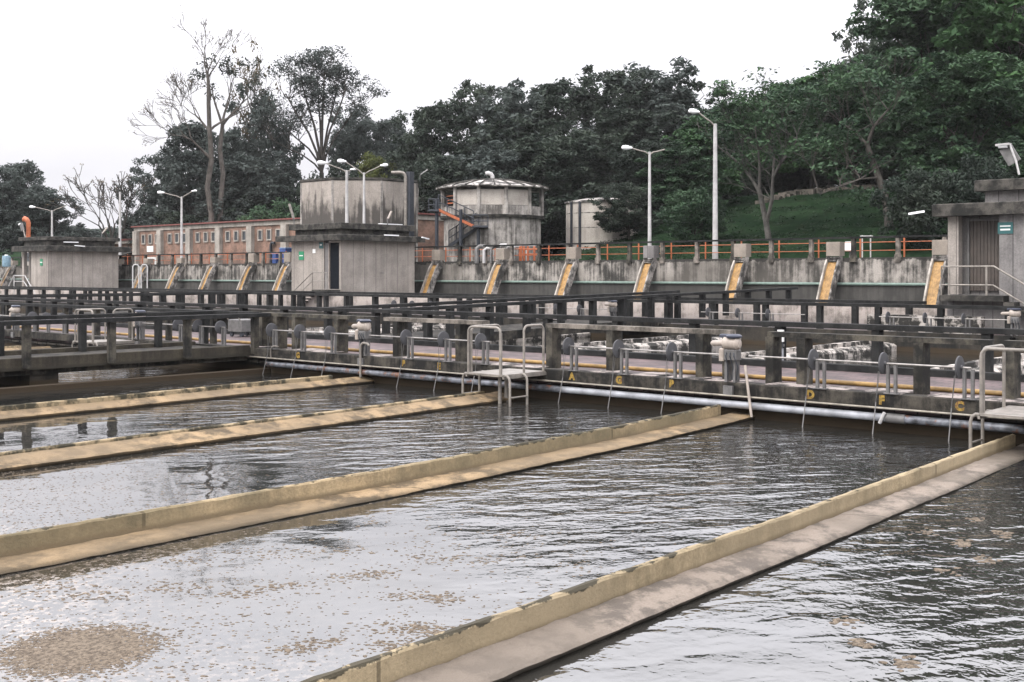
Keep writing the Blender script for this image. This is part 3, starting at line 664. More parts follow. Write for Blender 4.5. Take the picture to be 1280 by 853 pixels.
def side_hut(label, x0, x1, y0, y1, zs, zt, door_y, sgn_y, mat, right=True):
    """hut whose doorway lies at the left end of the face, steps falling to the right"""
    t = thing('pump_hut', label, 'hut', ((x0+x1)/2, (y0+y1)/2, 0), 'concrete huts on the walkways')
    d0, d1 = door_y               # door recess between y=d0 (right) and d1 (left)
    m = MB(); m.box(x0, x1, y0, y0+.2, 0, zt); m.box(x1-.2, x1, y0+.2, y1, 0, zt); m.box(x0+.5, x1-.2, y1-.2, y1, 0, zt)
    m.box(x0, x0+.22, y0+.2, d0, 0, zt); m.box(x0+.62, x0+.8, d0+.001, y1-.2, 0, zt); m.box(x0, x0+.62, d0+.001, y1, 0, zs-.13); m.box(x0+.22,x0+.62,d0-.2,d0,0,zt)
    m.build('wall', M[mat], t)
    MB().box(x0, x0+.35, y1-.36, y1-.02, zs-.12, zt).build('corner_pillar', M['hut'], t)
    d = MB(); n = 9; yy0, yy1 = d0+.1, y1-.55
    for k in range(n):
        a = yy0+(yy1-yy0)*k/n; d.box(x0+.50, x0+.55-.025*(k%2), a, a+(yy1-yy0)/n-.012, zs, zt-.15)
    d.box(x0+.556, x0+.6, yy0, yy1, zs, zt-.15)
    dd = d.build('door', M['door'], t)
    MB().box(x0+.46, x0+.62, yy1+.005, yy1+.08, zs-.12, zt-.06).build('door_frame', M['gal_dark'], t)
    MB().box(x0+.46, x0+.61, d0+.02, yy1, zt-.148, zt-.08).build('door_frame', M['gal_dark'], t)
    MB().box(x0-.35, x1+.35, y0-.4, y1+.38, zt+.002, zt+.40, .03).build('roof_slab', M['roof_slab'], t)
    MB().box(x0+.6, x1-.4, y0+.1, y1-1.0, zt+.40, zt+.80).build('attic', M['hut_grey'], t)
    MB().box(x0+.3, x1-.2, y0-.1, y1-.75, zt+.803, zt+1.16, .03).build('roof_slab', M['roof_slab'], t)
    MB().box(x0-.55, x0-.002, d0-.3, y1+.02, zs-.32, zs-.14).build('landing', M['roof_slab'], t)
    for k in range(6):
        y = d0-.3-.3*k; z = zs-.34-.16*k
        MB().box(x0-.55, x0-.01, y-.33, y-.003, z-.12, z).build('step', M['roof_slab'], t)
    m = MB(); xx = x0-.50; zz = zs-.14
    m.tube([(xx, y1, zz), (xx, y1, zz+.92), (xx, d0, zz+.92), (xx, d0-2.4, zz-.55)], .03, 8); m.tube([(xx, y1, zz+.33), (xx, d0+.02, zz+.33), (xx, d0-2.4, zz-1.15)], .026, 8)
    m.tube([(xx, d0+.22, zz), (xx, d0+.22, zz+.92)], .035, 8); m.tube([(xx, y1-.25, zz), (xx, y1-.25, zz+.92)], .035, 8)
    m.build('stair_rail', M['gal'], t, True)
    sign(t, x0-.002, sgn_y, zt-.42, .46, .36, 'teal_sign', ((.06,.32,.035),(-.05,.30,.05)))
    return t
X0 = 37.1
rh = side_hut('grey concrete hut with brown door and teal sign at the right edge', X0, 42.6, 6.2, yatx(1184, X0), z_at(368, 37)+.12, z_at(270, 36.5), (yatx(1249, X0), 0), yatx(1257, X0), 'hut_grey')
tube_light(rh, (X0-.3, yatx(1160, X0)+.0, z_at(264, 37)), (X0-.5, yatx(1143, X0), z_at(267, 37)))
# its roof floodlight with bent arm
f = MB().tube([(X0+1.0, yatx(1274, X0+1.0), z_at(222, 37.5)), (X0+1.0, yatx(1270, X0+1.0), z_at(205, 37.5)), (X0+1.0, yatx(1262, X0+1), z_at(184, 37.5))], .035, 8).build('floodlight_arm', M['white'], rh, True)
MB().bar((X0+1.0, yatx(1263, X0+1), z_at(184, 37.5)), (X0+1.0, yatx(1246, X0+1), z_at(184.5, 37.5)), .3, .07).build('floodlight_hood', M['white'], f)
MB().bar((X0+1.05, yatx(1268, X0+1), z_at(207, 37.5)), (X0+1.05, yatx(1256, X0+1), z_at(187, 37.5)), .05, .42, (0,1,0)).build('lamp_panel', M['gal_dark'], f)
MB().tube([(X0+.95, yatx(1249, X0+1), z_at(186, 37.5)), (X0+.95, yatx(1260, X0+1), z_at(186, 37.5))], .07, 10).build('lens', M['lamp_glass'], f, True)
# left hut
XL = 41.9
yl0, yl1 = yatx(60, XL), yatx(27, XL)
def left_hut():
    x0, x1, y0, y1 = XL, XL+5.9, yl0, yl1
    D = depth(x0, y0)
    zs, zt = z_at(361, D)+.1, z_at(314, D)
    t = thing('pump_hut', 'concrete hut with small green sign at the far left', 'hut', ((x0+x1)/2, (y0+y1)/2, 0), 'concrete huts on the walkways')
    yd = yatx(39, x0)
    m = MB(); m.box(x0, x1, y0, y0+.2, 0, zt); m.box(x1-.2, x1, y0+.2, y1, 0, zt); m.box(x0+.6, x1-.2, y1-.2, y1, 0, zt); m.box(x0, x0+.2, y0+.2, yd, 0, zt); m.box(x0+.6, x0+.8, yd, y1-.2, 0, zt); m.box(x0, x0+.6, yd, y1, 0, zs)
    m.build('wall', M['hut'], t)
    MB().box(x0, x0+.25, y1-.4, y1-.05, zs, zt).build('corner_pillar', M['hut'], t)
    MB().box(x0+.55, x0+.6, yd+.1, y1-.5, zs, zt-.2).build('door', M['black'], t)  # sheet at the back of the doorway, its shade put into the colour
    MB().box(x0-.5, x1+.9, y0-.5, y1+.7, zt+.002, zt+.42, .03).build('roof_slab', M['roof_slab'], t)
    MB().box(x0+.1, x1-.2, y0+.2, y1-.2, zt+.42, zt+.86).build('attic', M['roof_slab'], t)
    MB().box(x0-.15, x1+.1, y0-.1, y1+.3, zt+.863, zt+1.14, .03).build('roof_slab', M['roof_slab'], t)
    sign(t, x0-.002, yatx(52, x0), z_at(328, D), .40, .52, 'green_sign', ((0,.40,.06),))
    tube_light(t, (x0+1.2, y0-.12, zt+.72), (x0+2.4, y0-.12, zt+.72)); tube_light(t, (x0+1.9, y0-.52, zt+.45), (x0+2.7, y0-.6, zt+.40))
    flood(t, (x0+4.6, y0+.3, zt+1.14), (.45,-.1,.55), 'cream', .9)
    m = MB(); xx = x0-.6
    m.tube([(xx, y1, zs+.9), (xx, yd-.2, zs+.9), (xx, yd-2.4, zs-.9)], .04, 8); m.tube([(xx, y1, zs+.45), (xx, yd, zs+.45), (xx, yd-2.0, zs-.9)], .035, 8); m.tube([(xx, y1, 0), (xx, y1, zs+.9)], .05, 8)
    m.tube([(xx, y1+.02, zs+.9), (xx, y1+2.0, zs-.9)], .05, 8)
    m.build('stair_rail', M['white'], t, True)
    return t, zt
lh, lzt = left_hut()
bx, by, bz = XL+.9, yatx(35.5, XL+.9), lzt+1.14
t = thing('gooseneck_pipe', 'orange pipe with a bent over top on the far left hut roof', 'pipe', (bx, by, bz))
m = MB(); m.tube([(bx,by,bz),(bx,by,bz+.7),(bx,by,bz+1.25)]+[(bx-.14*math.sin(a), by+.30*(1-math.cos(a)), bz+1.25+.32*math.sin(a)) for a in (.5,1.0,1.57,2.1,2.5)], [.17,.17,.18,.19,.19,.19,.18,.17], 12); m.build('pipe', M['orange'], t, True)
MB().lathe((bx,by,bz), [(.32,0),(.32,.05),(.21,.08)], 14).build('flange', M['orange'], t)
px_, py_ = bx-.55, by-.1
f = MB().tube([(px_, py_-.55, bz), (px_, py_-.3, bz+.45), (px_, py_+.12, bz+1.12)], .05, 8).build('floodlight_arm', M['gal'], lh, True)
MB().bar((px_, py_-.12, bz+.55), (px_, py_+.22, bz+1.15), .16, .30).build('floodlight', M['gal_dark'], f)
MB().bar((px_, py_+.15, bz+1.16), (px_, py_+.5, bz+1.06), .2, .10).build('lens', M['lamp_glass'], f)

# ---------------------------------------------------------------- retaining wall, its railing, chutes
tag(MB().box(WX-.02, WX+.30, -14, 130, -3, 2.62).build('retaining_wall', M['retaining']), 'long stained retaining wall below the orange railing with brown chutes', 'wall')
tag(MB().tube([(WX-.09, 15, 1.42), (WX-.09, 58, 1.42)], .065, 8).build('green_pipe', M['green_pipe'], smooth=True), 'pale green pipe along the retaining wall right of the main hut', 'pipe')
tag(MB().tube([(WX-.09, 61, 1.36), (WX-.09, 120, 1.36)], .065, 8).build('green_pipe', M['green_pipe'], smooth=True), 'pale green pipe along the retaining wall left of the main hut', 'pipe')
def backrail(label, a, b, ys, h):
    t = thing('railing', label, 'railing', (WX-.02, (a+b)/2, 2.6), 'concrete post railings on the retaining wall')
    MB().box(WX-.12, WX+.12, a, b, 2.62+h-.085, 2.62+h).build('handrail', M['rail_dark'], t)
    for i, y in enumerate(ys):
        m = MB(); m.hexa([(WX-.16,y-.15,2.42),(WX+.08,y-.15,2.42),(WX+.08,y+.15,2.42),(WX-.16,y+.15,2.42),(WX-.14,y-.11,2.75),(WX+.08,y-.11,2.75),(WX+.08,y+.11,2.75),(WX-.14,y+.11,2.75)])
        m.box(WX-.10, WX+.08, y-.09, y+.09, 2.75, 2.62+h-.087); m.build('post', M['rail_pale' if i % 3 else 'rail'], t)
    return t
backrail('concrete post railing on the retaining wall right of the main hut', 8, 58, [10.2+2.08*i for i in range(23)], .95)
backrail('concrete post railing on the retaining wall left of the main hut', 61, 120, [63.3+1.97*i for i in range(29)], .80)
def orange_rail(label, a, b, step, h=.95):
    t = thing('pipe_railing', label, 'railing', (WX+.9, (a+b)/2, 2.55), 'orange pipe railings')
    for z in (2.55+.40, 2.55+.78): MB().tube([(WX+.9, a, z), (WX+.9, b, z)], .021, 6).build('rail', M['orange'], t, True)
    y = a
    while y < b+.01:
        MB().tube([(WX+.9, y, 2.50), (WX+.9, y, 2.55+h)], .04, 6).build('post', M['orange'], t, True); y += step
orange_rail('orange pipe railing behind the wall right of the main hut', 12.4, 58, 2.075)
orange_rail('orange pipe railing behind the wall left of the main hut', 61, 97, 2.4)

chute_side = [('nearest the right hut', 1178), ('second from the right hut', 1045), ('below the tall single armed lamp', 929), ('below the double armed lamp', 815), ('under the small white tank', 718), ('under the right half of the round tank', 629), ('just right of the main hut', 549),
              ('just left of the main hut', 363), ('left of the main hut below the third brick bay', 318), ('below the middle of the brick building', 270), ('at the left part of the brick building', 228), ('below the left end of the brick building', 186), ('at the left hut corner', 150), ('left of the far left hut', 18)]
for k, (lb, px) in enumerate(chute_side):
    y = yatx(px, WX); t = thing('chute', 'brown flow chute ' + lb, 'chute', (WX-.5, y, 0), 'brown water chutes on the retaining wall')
    w = .31
    prof = [(WX-.03, 2.50), (WX-.24, 2.38), (WX-.44, 2.10), (WX-.74, 1.52), (WX-1.08, .80), (WX-1.42, .08), (WX-1.56, -.22)]
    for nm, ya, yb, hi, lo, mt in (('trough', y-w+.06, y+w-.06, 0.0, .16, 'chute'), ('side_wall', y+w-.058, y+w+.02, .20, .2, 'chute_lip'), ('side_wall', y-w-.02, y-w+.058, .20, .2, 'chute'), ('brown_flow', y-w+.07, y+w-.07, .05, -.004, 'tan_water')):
        if nm == 'brown_flow' : pr = prof[1:]
        else: pr = prof
        m = MB(); n = len(pr)
        def off(i, d):
            a = pr[max(i-1,0)]; b2 = pr[min(i+1,n-1)]; tx, tz = b2[0]-a[0], b2[1]-a[1]; L = math.hypot(tx, tz)
            return pr[i][0]+(tz/L)*d, pr[i][1]-(tx/L)*d
        for i in range(n):
            a = off(i, hi); b2 = off(i, -lo)
            m.v += [(a[0],ya,a[1]), (a[0],yb,a[1]), (b2[0],yb,b2[1]), (b2[0],ya,b2[1])]
        for i in range(n-1):
            for q in range(4):
                q2 = (q+1)%4; m.f.append((i*4+q, i*4+q2, (i+1)*4+q2, (i+1)*4+q))
        m.f += [(0,1,2,3), ((n-1)*4+3,(n-1)*4+2,(n-1)*4+1,(n-1)*4)]
        m.build(nm, M[mt], t)
    bt = 2.62+.72 if k < 9 else 3.1
    MB().box(WX-.32, WX+.2, y-.34, y+.34, 2.70, bt, .02).build('inlet_box', M['box' if k != 3 else 'hut_grey'], t)
    m = MB()
    for q in range(3): m.box(WX-.36, WX-.1, y-.30, y+.30, 2.46+.08*q, 2.50+.08*q)
    m.build('grille', M['chute'], t)
    for yy in (y-.31, y+.31):
        MB().box(WX-.30, WX-.02, yy-.03, yy+.03, 2.42, 2.70).build('box_leg', M['chute'], t)

# ---------------------------------------------------------------- tanks
def octagon_tank():
    D = 84.0; x, y = at_depth(451, D); r = 71.5/FPX*D
    t = thing('octagonal_tank', 'tall octagonal concrete tank with black stains behind the main hut', 'tank', (x, y, 2.5))
    zt = z_at(221.5, D-r)
    MB().lathe((x, y, 2.4), [(r/math.cos(R(22.5))*.985, 0), (r/math.cos(R(22.5))*.985, zt-2.4-.22)], 8, R(22.5)+TH+R(4)).build('wall', M['tank'], t)
    MB().lathe((x, y, zt-.22), [(r*1.075, .002), (r*1.085, .05), (r*1.085, .2), (r*1.0, .22)], 8, R(22.5)+TH+R(4)).build('roof_slab', M['roof_slab'], t)
    # overflow pipe and black downpipe on the right of the near face
    px, py = at_depth(507, D-r-.15)
    m = MB(); z1 = z_at(216, D-r)
    m.tube([(px, py, 2.5), (px, py, z1-.35)] + [(px-(1-math.cos(a))*.35*st_, py+(1-math.cos(a))*.35*ct, z1-.35+.35*math.sin(a)) for a in (.5,1.0,1.57)] + [(px-1.0*st_, py+1.0*ct, z1-.02)], .12, 10)
    m.build('overflow_pipe', M['gal'], t, True)
    px, py = at_depth(512.5, D-r-.05)
    MB().box(px-.2, px+.2, py-.2, py+.2, 2.5, z_at(215, D-r)).build('cable_duct', M['black_steel'], t)
    for k in range(8):
        a = R(22.5)+TH+R(4)+k*math.pi/4; rr = r*1.06
        MB().tube([(x+rr*math.cos(a), y+rr*math.sin(a), 2.5), (x+rr*math.cos(a), y+rr*math.sin(a), zt-.25)], .09, 6).build('corner_rib', M['tank_white'], t)
    px, py = at_depth(525, D-2); 
    flood(t, (px, py, z_at(224, D-2)), (.5*st_, -.5*ct, .35), 'white', 1.0)
    return t
octagon_tank()
def round_tank():
    D = 75.0; x, y = at_depth(615.5, D); r = 60.5/FPX*D
    t = thing('round_tank', 'round white streaked tank with a ribbed roof and outside stairs', 'tank', (x, y, 2.5))
    z = lambda py: z_at(py, D)
    MB().lathe((x,y,0), [(r,2.4),(r,z(273))], 48).build('lower_wall', M['tank_white'], t)
    MB().lathe((x,y,0), [(r*1.07,z(274.5)),(r*1.08,z(271.5)),(r*.5,z(271))], 48).build('deck_ring', M['roof_slab'], t)
    MB().lathe((x,y,0), [(r*.70,z(271)),(r*.70,z(240))], 24).build('inner_wall', M['black_steel'], t)
    n = 12
    toward = math.atan2(-y, -x)
    for k in range(n):
        a = toward + (k+.5)*2*math.pi/n; a2 = toward + (k+1.5)*2*math.pi/n
        c = (x+r*1.05*math.cos(a), y+r*1.05*math.sin(a))
        MB().tube([(c[0],c[1],z(271)), (c[0],c[1],z(236.5))], .13, 6).build('column', M['tank_white'], t)
        def panel(nm, za, zb, mt, f0=.06, f1=.94, rr=1.03):
            p = [(x+r*rr*(math.cos(a)*(1-f)+math.cos(a2)*f), y+r*rr*(math.sin(a)*(1-f)+math.sin(a2)*f)) for f in (f0,f1)]
            MB().bar((p[0][0],p[0][1],(za+zb)/2), (p[1][0],p[1][1],(za+zb)/2), .08, zb-za).build(nm, M[mt], t)
        panel('parapet', z(271), z(260), 'tank_white')
        if k in (11, 0, 10) or k in (4,5,6,7):
            panel('panel', z(259.6), z(241), 'tank_panel')
        elif k == 9:
            panel('rail', z(248), z(247), 'orange', .3, .8); panel('rail', z(257), z(255.6), 'orange', .3, .8); panel('rail', z(253), z(252), 'orange', .3, .8)
    prof = [(r*1.16, z(238)), (r*1.17, z(236.5)), (r*1.0, z(233.5)), (r*.62, z(228.5)), (r*.25, z(225.6)), (.22, z(224.8))]
    MB().lathe((x,y,0), prof, 48).build('roof', M['tank_roof'], t)
    m = MB()
    for k in range(24):
        a = 2*math.pi*k/24
        m.tube([(x+q[0]*math.cos(a), y+q[0]*math.sin(a), q[1]+.03) for q in prof[1:]], .045, 4)
    m.build('roof_rib', M['roof_slab'], t)
    m = MB(); m.tube([(x,y,z(225)), (x,y,z(220.5)), (x-.08*st_,y+.08*ct,z(218)), (x-.3*st_,y+.3*ct,z(216.6)), (x-.45*st_,y+.45*ct,z(217.5))], .14, 8); m.build('vent_pipe', M['white'], t, True)
    return t
round_tank()
def steel_stairs():
    D = 70.8
    P = lambda px, py, d=0: (*at_depth(px, D+d), z_at(py, D+d))
    x, y = at_depth(575, D)
    t = thing('steel_staircase', 'dark steel zigzag staircase beside the round tank', 'stairs', (x, y, 2.5))
    for px in (546, 576, 598):
        top = {546:249, 576:262, 598:283}[px]
        MB().bar((*at_depth(px, D), 2.4), P(px, top), .16, .16).build('post', M['black_steel'], t)
    def flight(a, b, mat_s, d):
        MB().bar(P(*a, d), P(*b, d), .06, .17).build('stringer', M[mat_s], t); MB().bar(P(*a, d+.9), P(*b, d+.9), .06, .22).build('stringer', M['black_steel'], t)
        m = MB(); n = 11
        for k in range(n):
            f = (k+.5)/n; px = a[0]+(b[0]-a[0])*f; py = a[1]+(b[1]-a[1])*f
            m.bar(P(px, py, d+.03), P(px, py, d+.87), .28, .04)
        m.build('tread', M['black_steel'], t)
        m = MB()
        for h in (10, 19):
            m.tube([P(a[0], a[1]-h, d), P(b[0], b[1]-h, d)], .035, 6); m.tube([P(a[0], a[1]-h, d+.9), P(b[0], b[1]-h, d+.9)], .035, 6)
        for f in (0,.25,.5,.75,1):
            px = a[0]+(b[0]-a[0])*f; py = a[1]+(b[1]-a[1])*f; m.tube([P(px, py, d), P(px, py-19, d)], .03, 6); m.tube([P(px, py, d+.9), P(px, py-19, d+.9)], .03, 6)
        m.build('stair_rail', M['black_steel'], t, True)
    flight((561, 308), (598, 284), 'black_steel', 1.0)
    flight((592, 283), (548, 262.5), 'orange', 0.0)
    for (a, b, py) in ((590, 610, 283.5), (536, 549, 263.5)):
        m = MB(); A, B = P(a, py, 0), P(b, py, 0); m.bar((A[0]+.6*ct, A[1]+.6*st_, A[2]), (B[0]+.6*ct, B[1]+.6*st_, B[2]), 1.9, .12); m.build('landing', M['black_steel'], t)
        m = MB()
        for h in (7, 14.5): m.tube([P(a, py-h), P(b, py-h)], .035, 6)
        for px in (a, (a+b)/2, b): m.tube([P(px, py), P(px, py-14.5)], .03, 6)
        m.build('landing_rail', M['black_steel'], t, True)
steel_stairs()
def small_tank():
    D = 78.0; x, y = at_depth(752, D); r = 44.5/FPX*D; z = lambda py: z_at(py, D)
    t = thing('small_tank', 'small pale round tank half hidden by the dark trees', 'tank', (x, y, 2.5))
    MB().lathe((x,y,0), [(r,2.4),(r,z(254))], 40).build('wall', M['tank_panel'], t)
    MB().lathe((x,y,0), [(r*1.04,z(255)),(r*1.04,z(253)),(r*.5,z(249)),(.01,z(247))], 40).build('roof', M['tank_roof'], t)
    toward = math.atan2(-y, -x)
    for da in (-.95, -.62):
        a = toward + da*-1 if False else toward - da*-1
        c = (x+(r+.06)*math.cos(a), y+(r+.06)*math.sin(a)); MB().bar((c[0],c[1],2.5), (c[0],c[1],z(254)), .16, .1, (math.cos(a),math.sin(a),0)).build('downpipe', M['black_steel'], t)
    for py in (268, 286): MB().lathe((x,y,z(py)), [(r+.012,-.03),(r+.02,0),(r+.012,.03)], 40).build('joint_band', M['tank_white'], t)
small_tank()

# ---------------------------------------------------------------- pipework and tanks' small kit behind the railing
t = thing('pipe_rack', 'white pipework with valves under the round tank behind the railing', 'pipes', (51.5, 46, 2.55))
rng = random.Random(9)
for k in range(9):
    px = 596+k*9.0; x, y = at_depth(px, 67+rng.uniform(-.5,.5)); zt = z_at(311+rng.uniform(-2,3), 67)
    MB().tube([(x,y,2.5),(x,y,zt),(x+.15*st_,y-.15*ct,zt+.12),(x+.5*st_,y-.5*ct,zt+.12)], .09 if k%3 else .13, 8).build('pipe', M['white' if k%2 else 'gal_dark'], t, True)
m = MB()
for px in (650, 655, 660, 668): x, y = at_depth(px, 66.5); m.tube([(x,y,2.5),(x,y,z_at(308,66.5))], .07, 6)
for py in (312, 318): m.tube([(*at_depth(648,66.5), z_at(py,66.5)), (*at_depth(672,66.5), z_at(py,66.5))], .05, 6)
m.build('valve_frame', M['orange'], t, True)
x, y = at_depth(1063, 54); t = thing('meter_box', 'small white box on legs behind the railing near the right hut', 'box', (x, y, 2.55))
MB().box(x-.2, x+.2, y-.2, y+.2, 2.95, 3.4, .02).build('housing', M['sign_white'], t); MB().box(x-.05, x+.05, y-.05, y+.05, 2.5, 2.95).build('leg', M['gal_dark'], t)
x, y = at_depth(1083, 55); t = thing('pipe_stand', 'thin white pipe frame behind the railing near the right hut', 'pipes', (x, y, 2.55))
for d in (-.2, .2): MB().tube([(x+d*st_, y-d*ct, 2.5), (x+d*st_, y-d*ct, 3.75)], .035, 6).build('upright', M['white'], t, True)
MB().tube([(x-.3*st_, y+.3*ct, 3.7), (x+.3*st_, y-.3*ct, 3.7)], .035, 6).build('crossbar', M['white'], t, True)
# blue drums by the brick building
for px, n_, w_, nm in ((345.5, 2, .46, 'narrow stack'), (358, 3, .72, 'wide stack')):
    for k in range(n_):
        x, y = at_depth(px, 84); z = 2.62+k*.40
        lv_ = ('bottom' if k == 0 else ('top' if k == n_-1 else 'middle'))
        t = thing('crate', 'blue plastic crate left of the main hut, %s one of the %s' % (lv_, nm), 'crate', (x, y, z), 'blue crates beside the main hut')
        MB().box(x-w_/2, x+w_/2, y-w_/2, y+w_/2, z, z+.30, .02).build('body', M['blue'], t)
        MB().box(x-w_/2-.03, x+w_/2+.03, y-w_/2-.03, y+w_/2+.03, z+.302, z+.38, .02).build('rim', M['blue_rim'], t)
x, y = at_depth(8, 104); t = thing('plastic_drum', 'pale blue drum far left behind the railing', 'drum', (x, y, 2.55))
MB().lathe((x,y,2.52), [(.34,0),(.36,.1),(.36,.9),(.3,1.0),(0,1.0)], 20).build('body', M['pale_blue'], t, True)
MB().lathe((x,y,3.525), [(.15,0),(.15,.1),(0,.1)], 12).build('lid', M['sign_white'], t, True)
# white gate frame left
x, y = at_depth(166, 84); t = thing('hoop_frame', 'white hoop frame by the wall left of the brick building', 'frame', (x, y, 1.0))
for dx in (0, .62):
    xx = x+dx*st_; yy = y-dx*ct
    MB().tube([(xx,yy,.8),(xx,yy,2.4),(xx+.1*st_,yy-.1*ct,2.55),(xx+.35*st_,yy-.35*ct,2.55),(xx+.45*st_,yy-.45*ct,2.4),(xx+.45*st_,yy-.45*ct,.8)], .05, 6).build('hoop', M['white'], t, True)

# ---------------------------------------------------------------- brick building
def brick_building():
    X = 58.0; ya, yb = 62.0, yatx(169.5, X)
    t = thing('brick_building', 'long low red brick building with small square windows and pale columns', 'building', (X+3, (ya+yb)/2, 2.5))
    zt = 5.95
    MB().box(X, X+7, ya, yb, 2.3, zt).build('wall', M['brick'], t)
    MB().box(X-.12, X+7.1, ya-.1, yb+.1, zt+.002, zt+.38).build('roof_beam', M['col'], t)
    MB().box(X-.35, X+7.3, ya-.3, yb+.3, zt+.383, zt+.50).build('roof', M['red'], t)
    bays = [202, 238.5, 275.5, 315, 358]
    for px in bays + [172]:
        y = yatx(px, X); MB().box(X-.35, X-.002, y-.36, y+.36, 2.4, zt).build('column', M['col'], t)
    for px in (180,188.5,197, 213,222,231, 248,258,267.5, 285.5,296,306, 326,337,348.5):
        y = yatx(px, X); D = depth(X, y); zc = 5.15
        w = MB(); wd, hh = .34, .48
        w.box(X-.10,X-.002,y-wd,y-wd+.1,zc-hh,zc+hh); w.box(X-.10,X-.002,y+wd-.1,y+wd,zc-hh,zc+hh); w.box(X-.10,X-.002,y-wd+.1,y+wd-.1,zc+hh-.1,zc+hh); w.box(X-.12,X-.002,y-wd+.1,y+wd-.1,zc-hh,zc-hh+.12)
        f = w.build('window', M['col'], t)
        MB().box(X-.03, X-.004, y-wd+.1, y+wd-.1, zc-hh+.12, zc+hh-.1).build('pane', M['window'], f)
    y = yatx(188, X); MB().box(X-.05, X-.003, y-.55, y+.55, 3.95, 4.5).build('sign', M['sign_white'], t)
    y = yatx(189, X); m = MB(); m.box(X-.08,X-.003,y-.9,y+.9,3.3,3.42); m.box(X-.08,X-.003,y-.9,y-.75,2.4,3.3); m.box(X-.08,X-.003,y+.75,y+.9,2.4,3.3); m.build('door_frame', M['sign_white'], t)
    y = yatx(341, X); MB().tube([(X-.2,y,2.4),(X-.2,y,4.3),(X-.2,y-.1,4.45),(X-.2,y-.5,4.45)], .12, 8).build('drain_pipe', M['black_steel'], t, True)
brick_building()
def annex():
    D = 124.0; xa, ya = at_depth(168, D); 
    X = 62.0; y0, y1 = yatx(166, X), yatx(68, X)
    t = thing('annex_building', 'small brick annex with red roof edge left of the long brick building', 'building', (X+3, (y0+y1)/2, 2.5))
    zt = 5.0
    MB().box(X, X+6, y0, y1, 2.3, zt).build('wall', M['brick'], t)
    MB().box(X-.4, X+6.4, y0-.4, y1+.4, zt+.002, zt+.3).build('roof_beam', M['col'], t)
    MB().box(X-.5, X+6.5, y0-.5, y1+.5, zt+.303, zt+.5).build('roof', M['red'], t)
    for px in (125, 140):
        y = yatx(px, X); MB().box(X-.06, X-.003, y-.5, y+.5, 3.6, 4.6).build('window', M['window'], t)
    # dark lean-to canopy
    y = yatx(155, X); m = MB(); m.hexa([(X-3.5,y-3.4,3.4),(X-.01,y-3.4,4.1),(X-.01,y+3.0,4.1),(X-3.5,y+3.0,3.4),(X-3.5,y-3.4,3.5),(X-.01,y-3.4,4.25),(X-.01,y+3.0,4.25),(X-3.5,y+3.0,3.5)]); m.build('canopy', M['roof_slab'], t)
    for yy in (y-3.2, y+2.8): MB().box(X-3.4, X-3.25, yy-.08, yy+.08, 2.4, 3.4).build('canopy_post', M['gal_dark'], t)
    px = 30; y = yatx(32, 64.0); 
annex()
X = 66.0; ya, yb = yatx(45, X), yatx(27, X)
t = thing('shed', 'small far shed with reddish roof behind the left hut', 'building', (X+2, (ya+yb)/2, 2.5))
MB().box(X, X+4, ya, yb, 2.3, 5.3).build('wall', M['col'], t); m = MB(); m.hexa([(X-.3,ya-.4,5.3),(X+4.3,ya-.4,5.3),(X+4.3,yb+.4,5.3),(X-.3,yb+.4,5.3),(X+1.6,ya-.4,6.5),(X+2.2,ya-.4,6.5),(X+2.2,yb+.4,6.5),(X+1.6,yb+.4,6.5)]); m.build('roof', M['red'], t)
MB().box(X-.03, X-.003, (ya+yb)/2-.5, (ya+yb)/2+.5, 3.4, 4.5).build('window', M['window'], t)

# ---------------------------------------------------------------- street lamps
def lamp(px, top, label, arms, X=50.6, r=.11, base=2.5):
    y = yatx(px, X); D = depth(X, y); zt = z_at(top, D)
    t = thing('street_lamp', label, 'lamp', (X, y, base), 'lamps along the retaining wall')
    MB().tube([(X,y,base),(X,y,base+1.2),(X,y,zt)], [r*1.25,r*1.1,r*.75], 10).build('pole', M['white'], t, True)
    MB().lathe((X,y,base), [(r*2.2,0),(r*2.2,.06),(r*1.3,.1)], 12).build('base_plate', M['gal_dark'], t)
    for dpx, dpy, head in arms:       # arm end measured from the top, in sight-line units
        k = D/FPX; ex, ey, ez = X+dpx*k*st_, y-dpx*k*ct, zt-dpy*k
        a = Vector((X,y,zt-.15)); b = Vector((ex,ey,ez)); mid = a.lerp(b,.5)+Vector((0,0,.08*abs(dpx)*k*.3))
        arm = MB().tube([a, a.lerp(mid,.5)+Vector((0,0,.05)), mid, b], .04, 8).build('arm', M['gal'], t, True)
        if head:
            d = (b-a); d.z *= .15; d.normalize(); L = .30*head
            m = MB(); m.tube([b-d*.1, b+d*.1, b+d*L*.6, b+d*L*1.1, b+d*L*1.25], [.05,.08*head,.105*head,.08*head,.02], 10); m.build('lamp_head', M['lamp_glass'], t, True)
    return t
lamp(812, 190, 'slim white street lamp with two arms between the small tank and the tall lamp', [(-24,-5,1.3),(19,-3,0)], r=.09)
lamp(894, 155, 'tallest white street lamp with a single arm and rusty foot', [(-22,-15,1.3)], r=.125)
lamp(455, 216, 'white two armed lamp in front of the octagonal tank, right one of the pair', [(-24,-14,1.4),(22,-9,1.2)], r=.095)
lamp(433.5, 213, 'white lamp pole in front of the octagonal tank, left one of the pair', [(-27,-9,1.5),(6,-1,.9)], r=.12)
lamp(227, 246, 'white two armed lamp in front of the long brick building', [(-23,-5,1.3),(14,-7,.9)], r=.10)
lamp(150, 240, 'plain white pole lamp between the annex and the brick building', [], r=.11)
lamp(65, 263, 'white two armed lamp behind the far left hut', [(-22,-4,1.3),(18,-6,0)], r=.10)

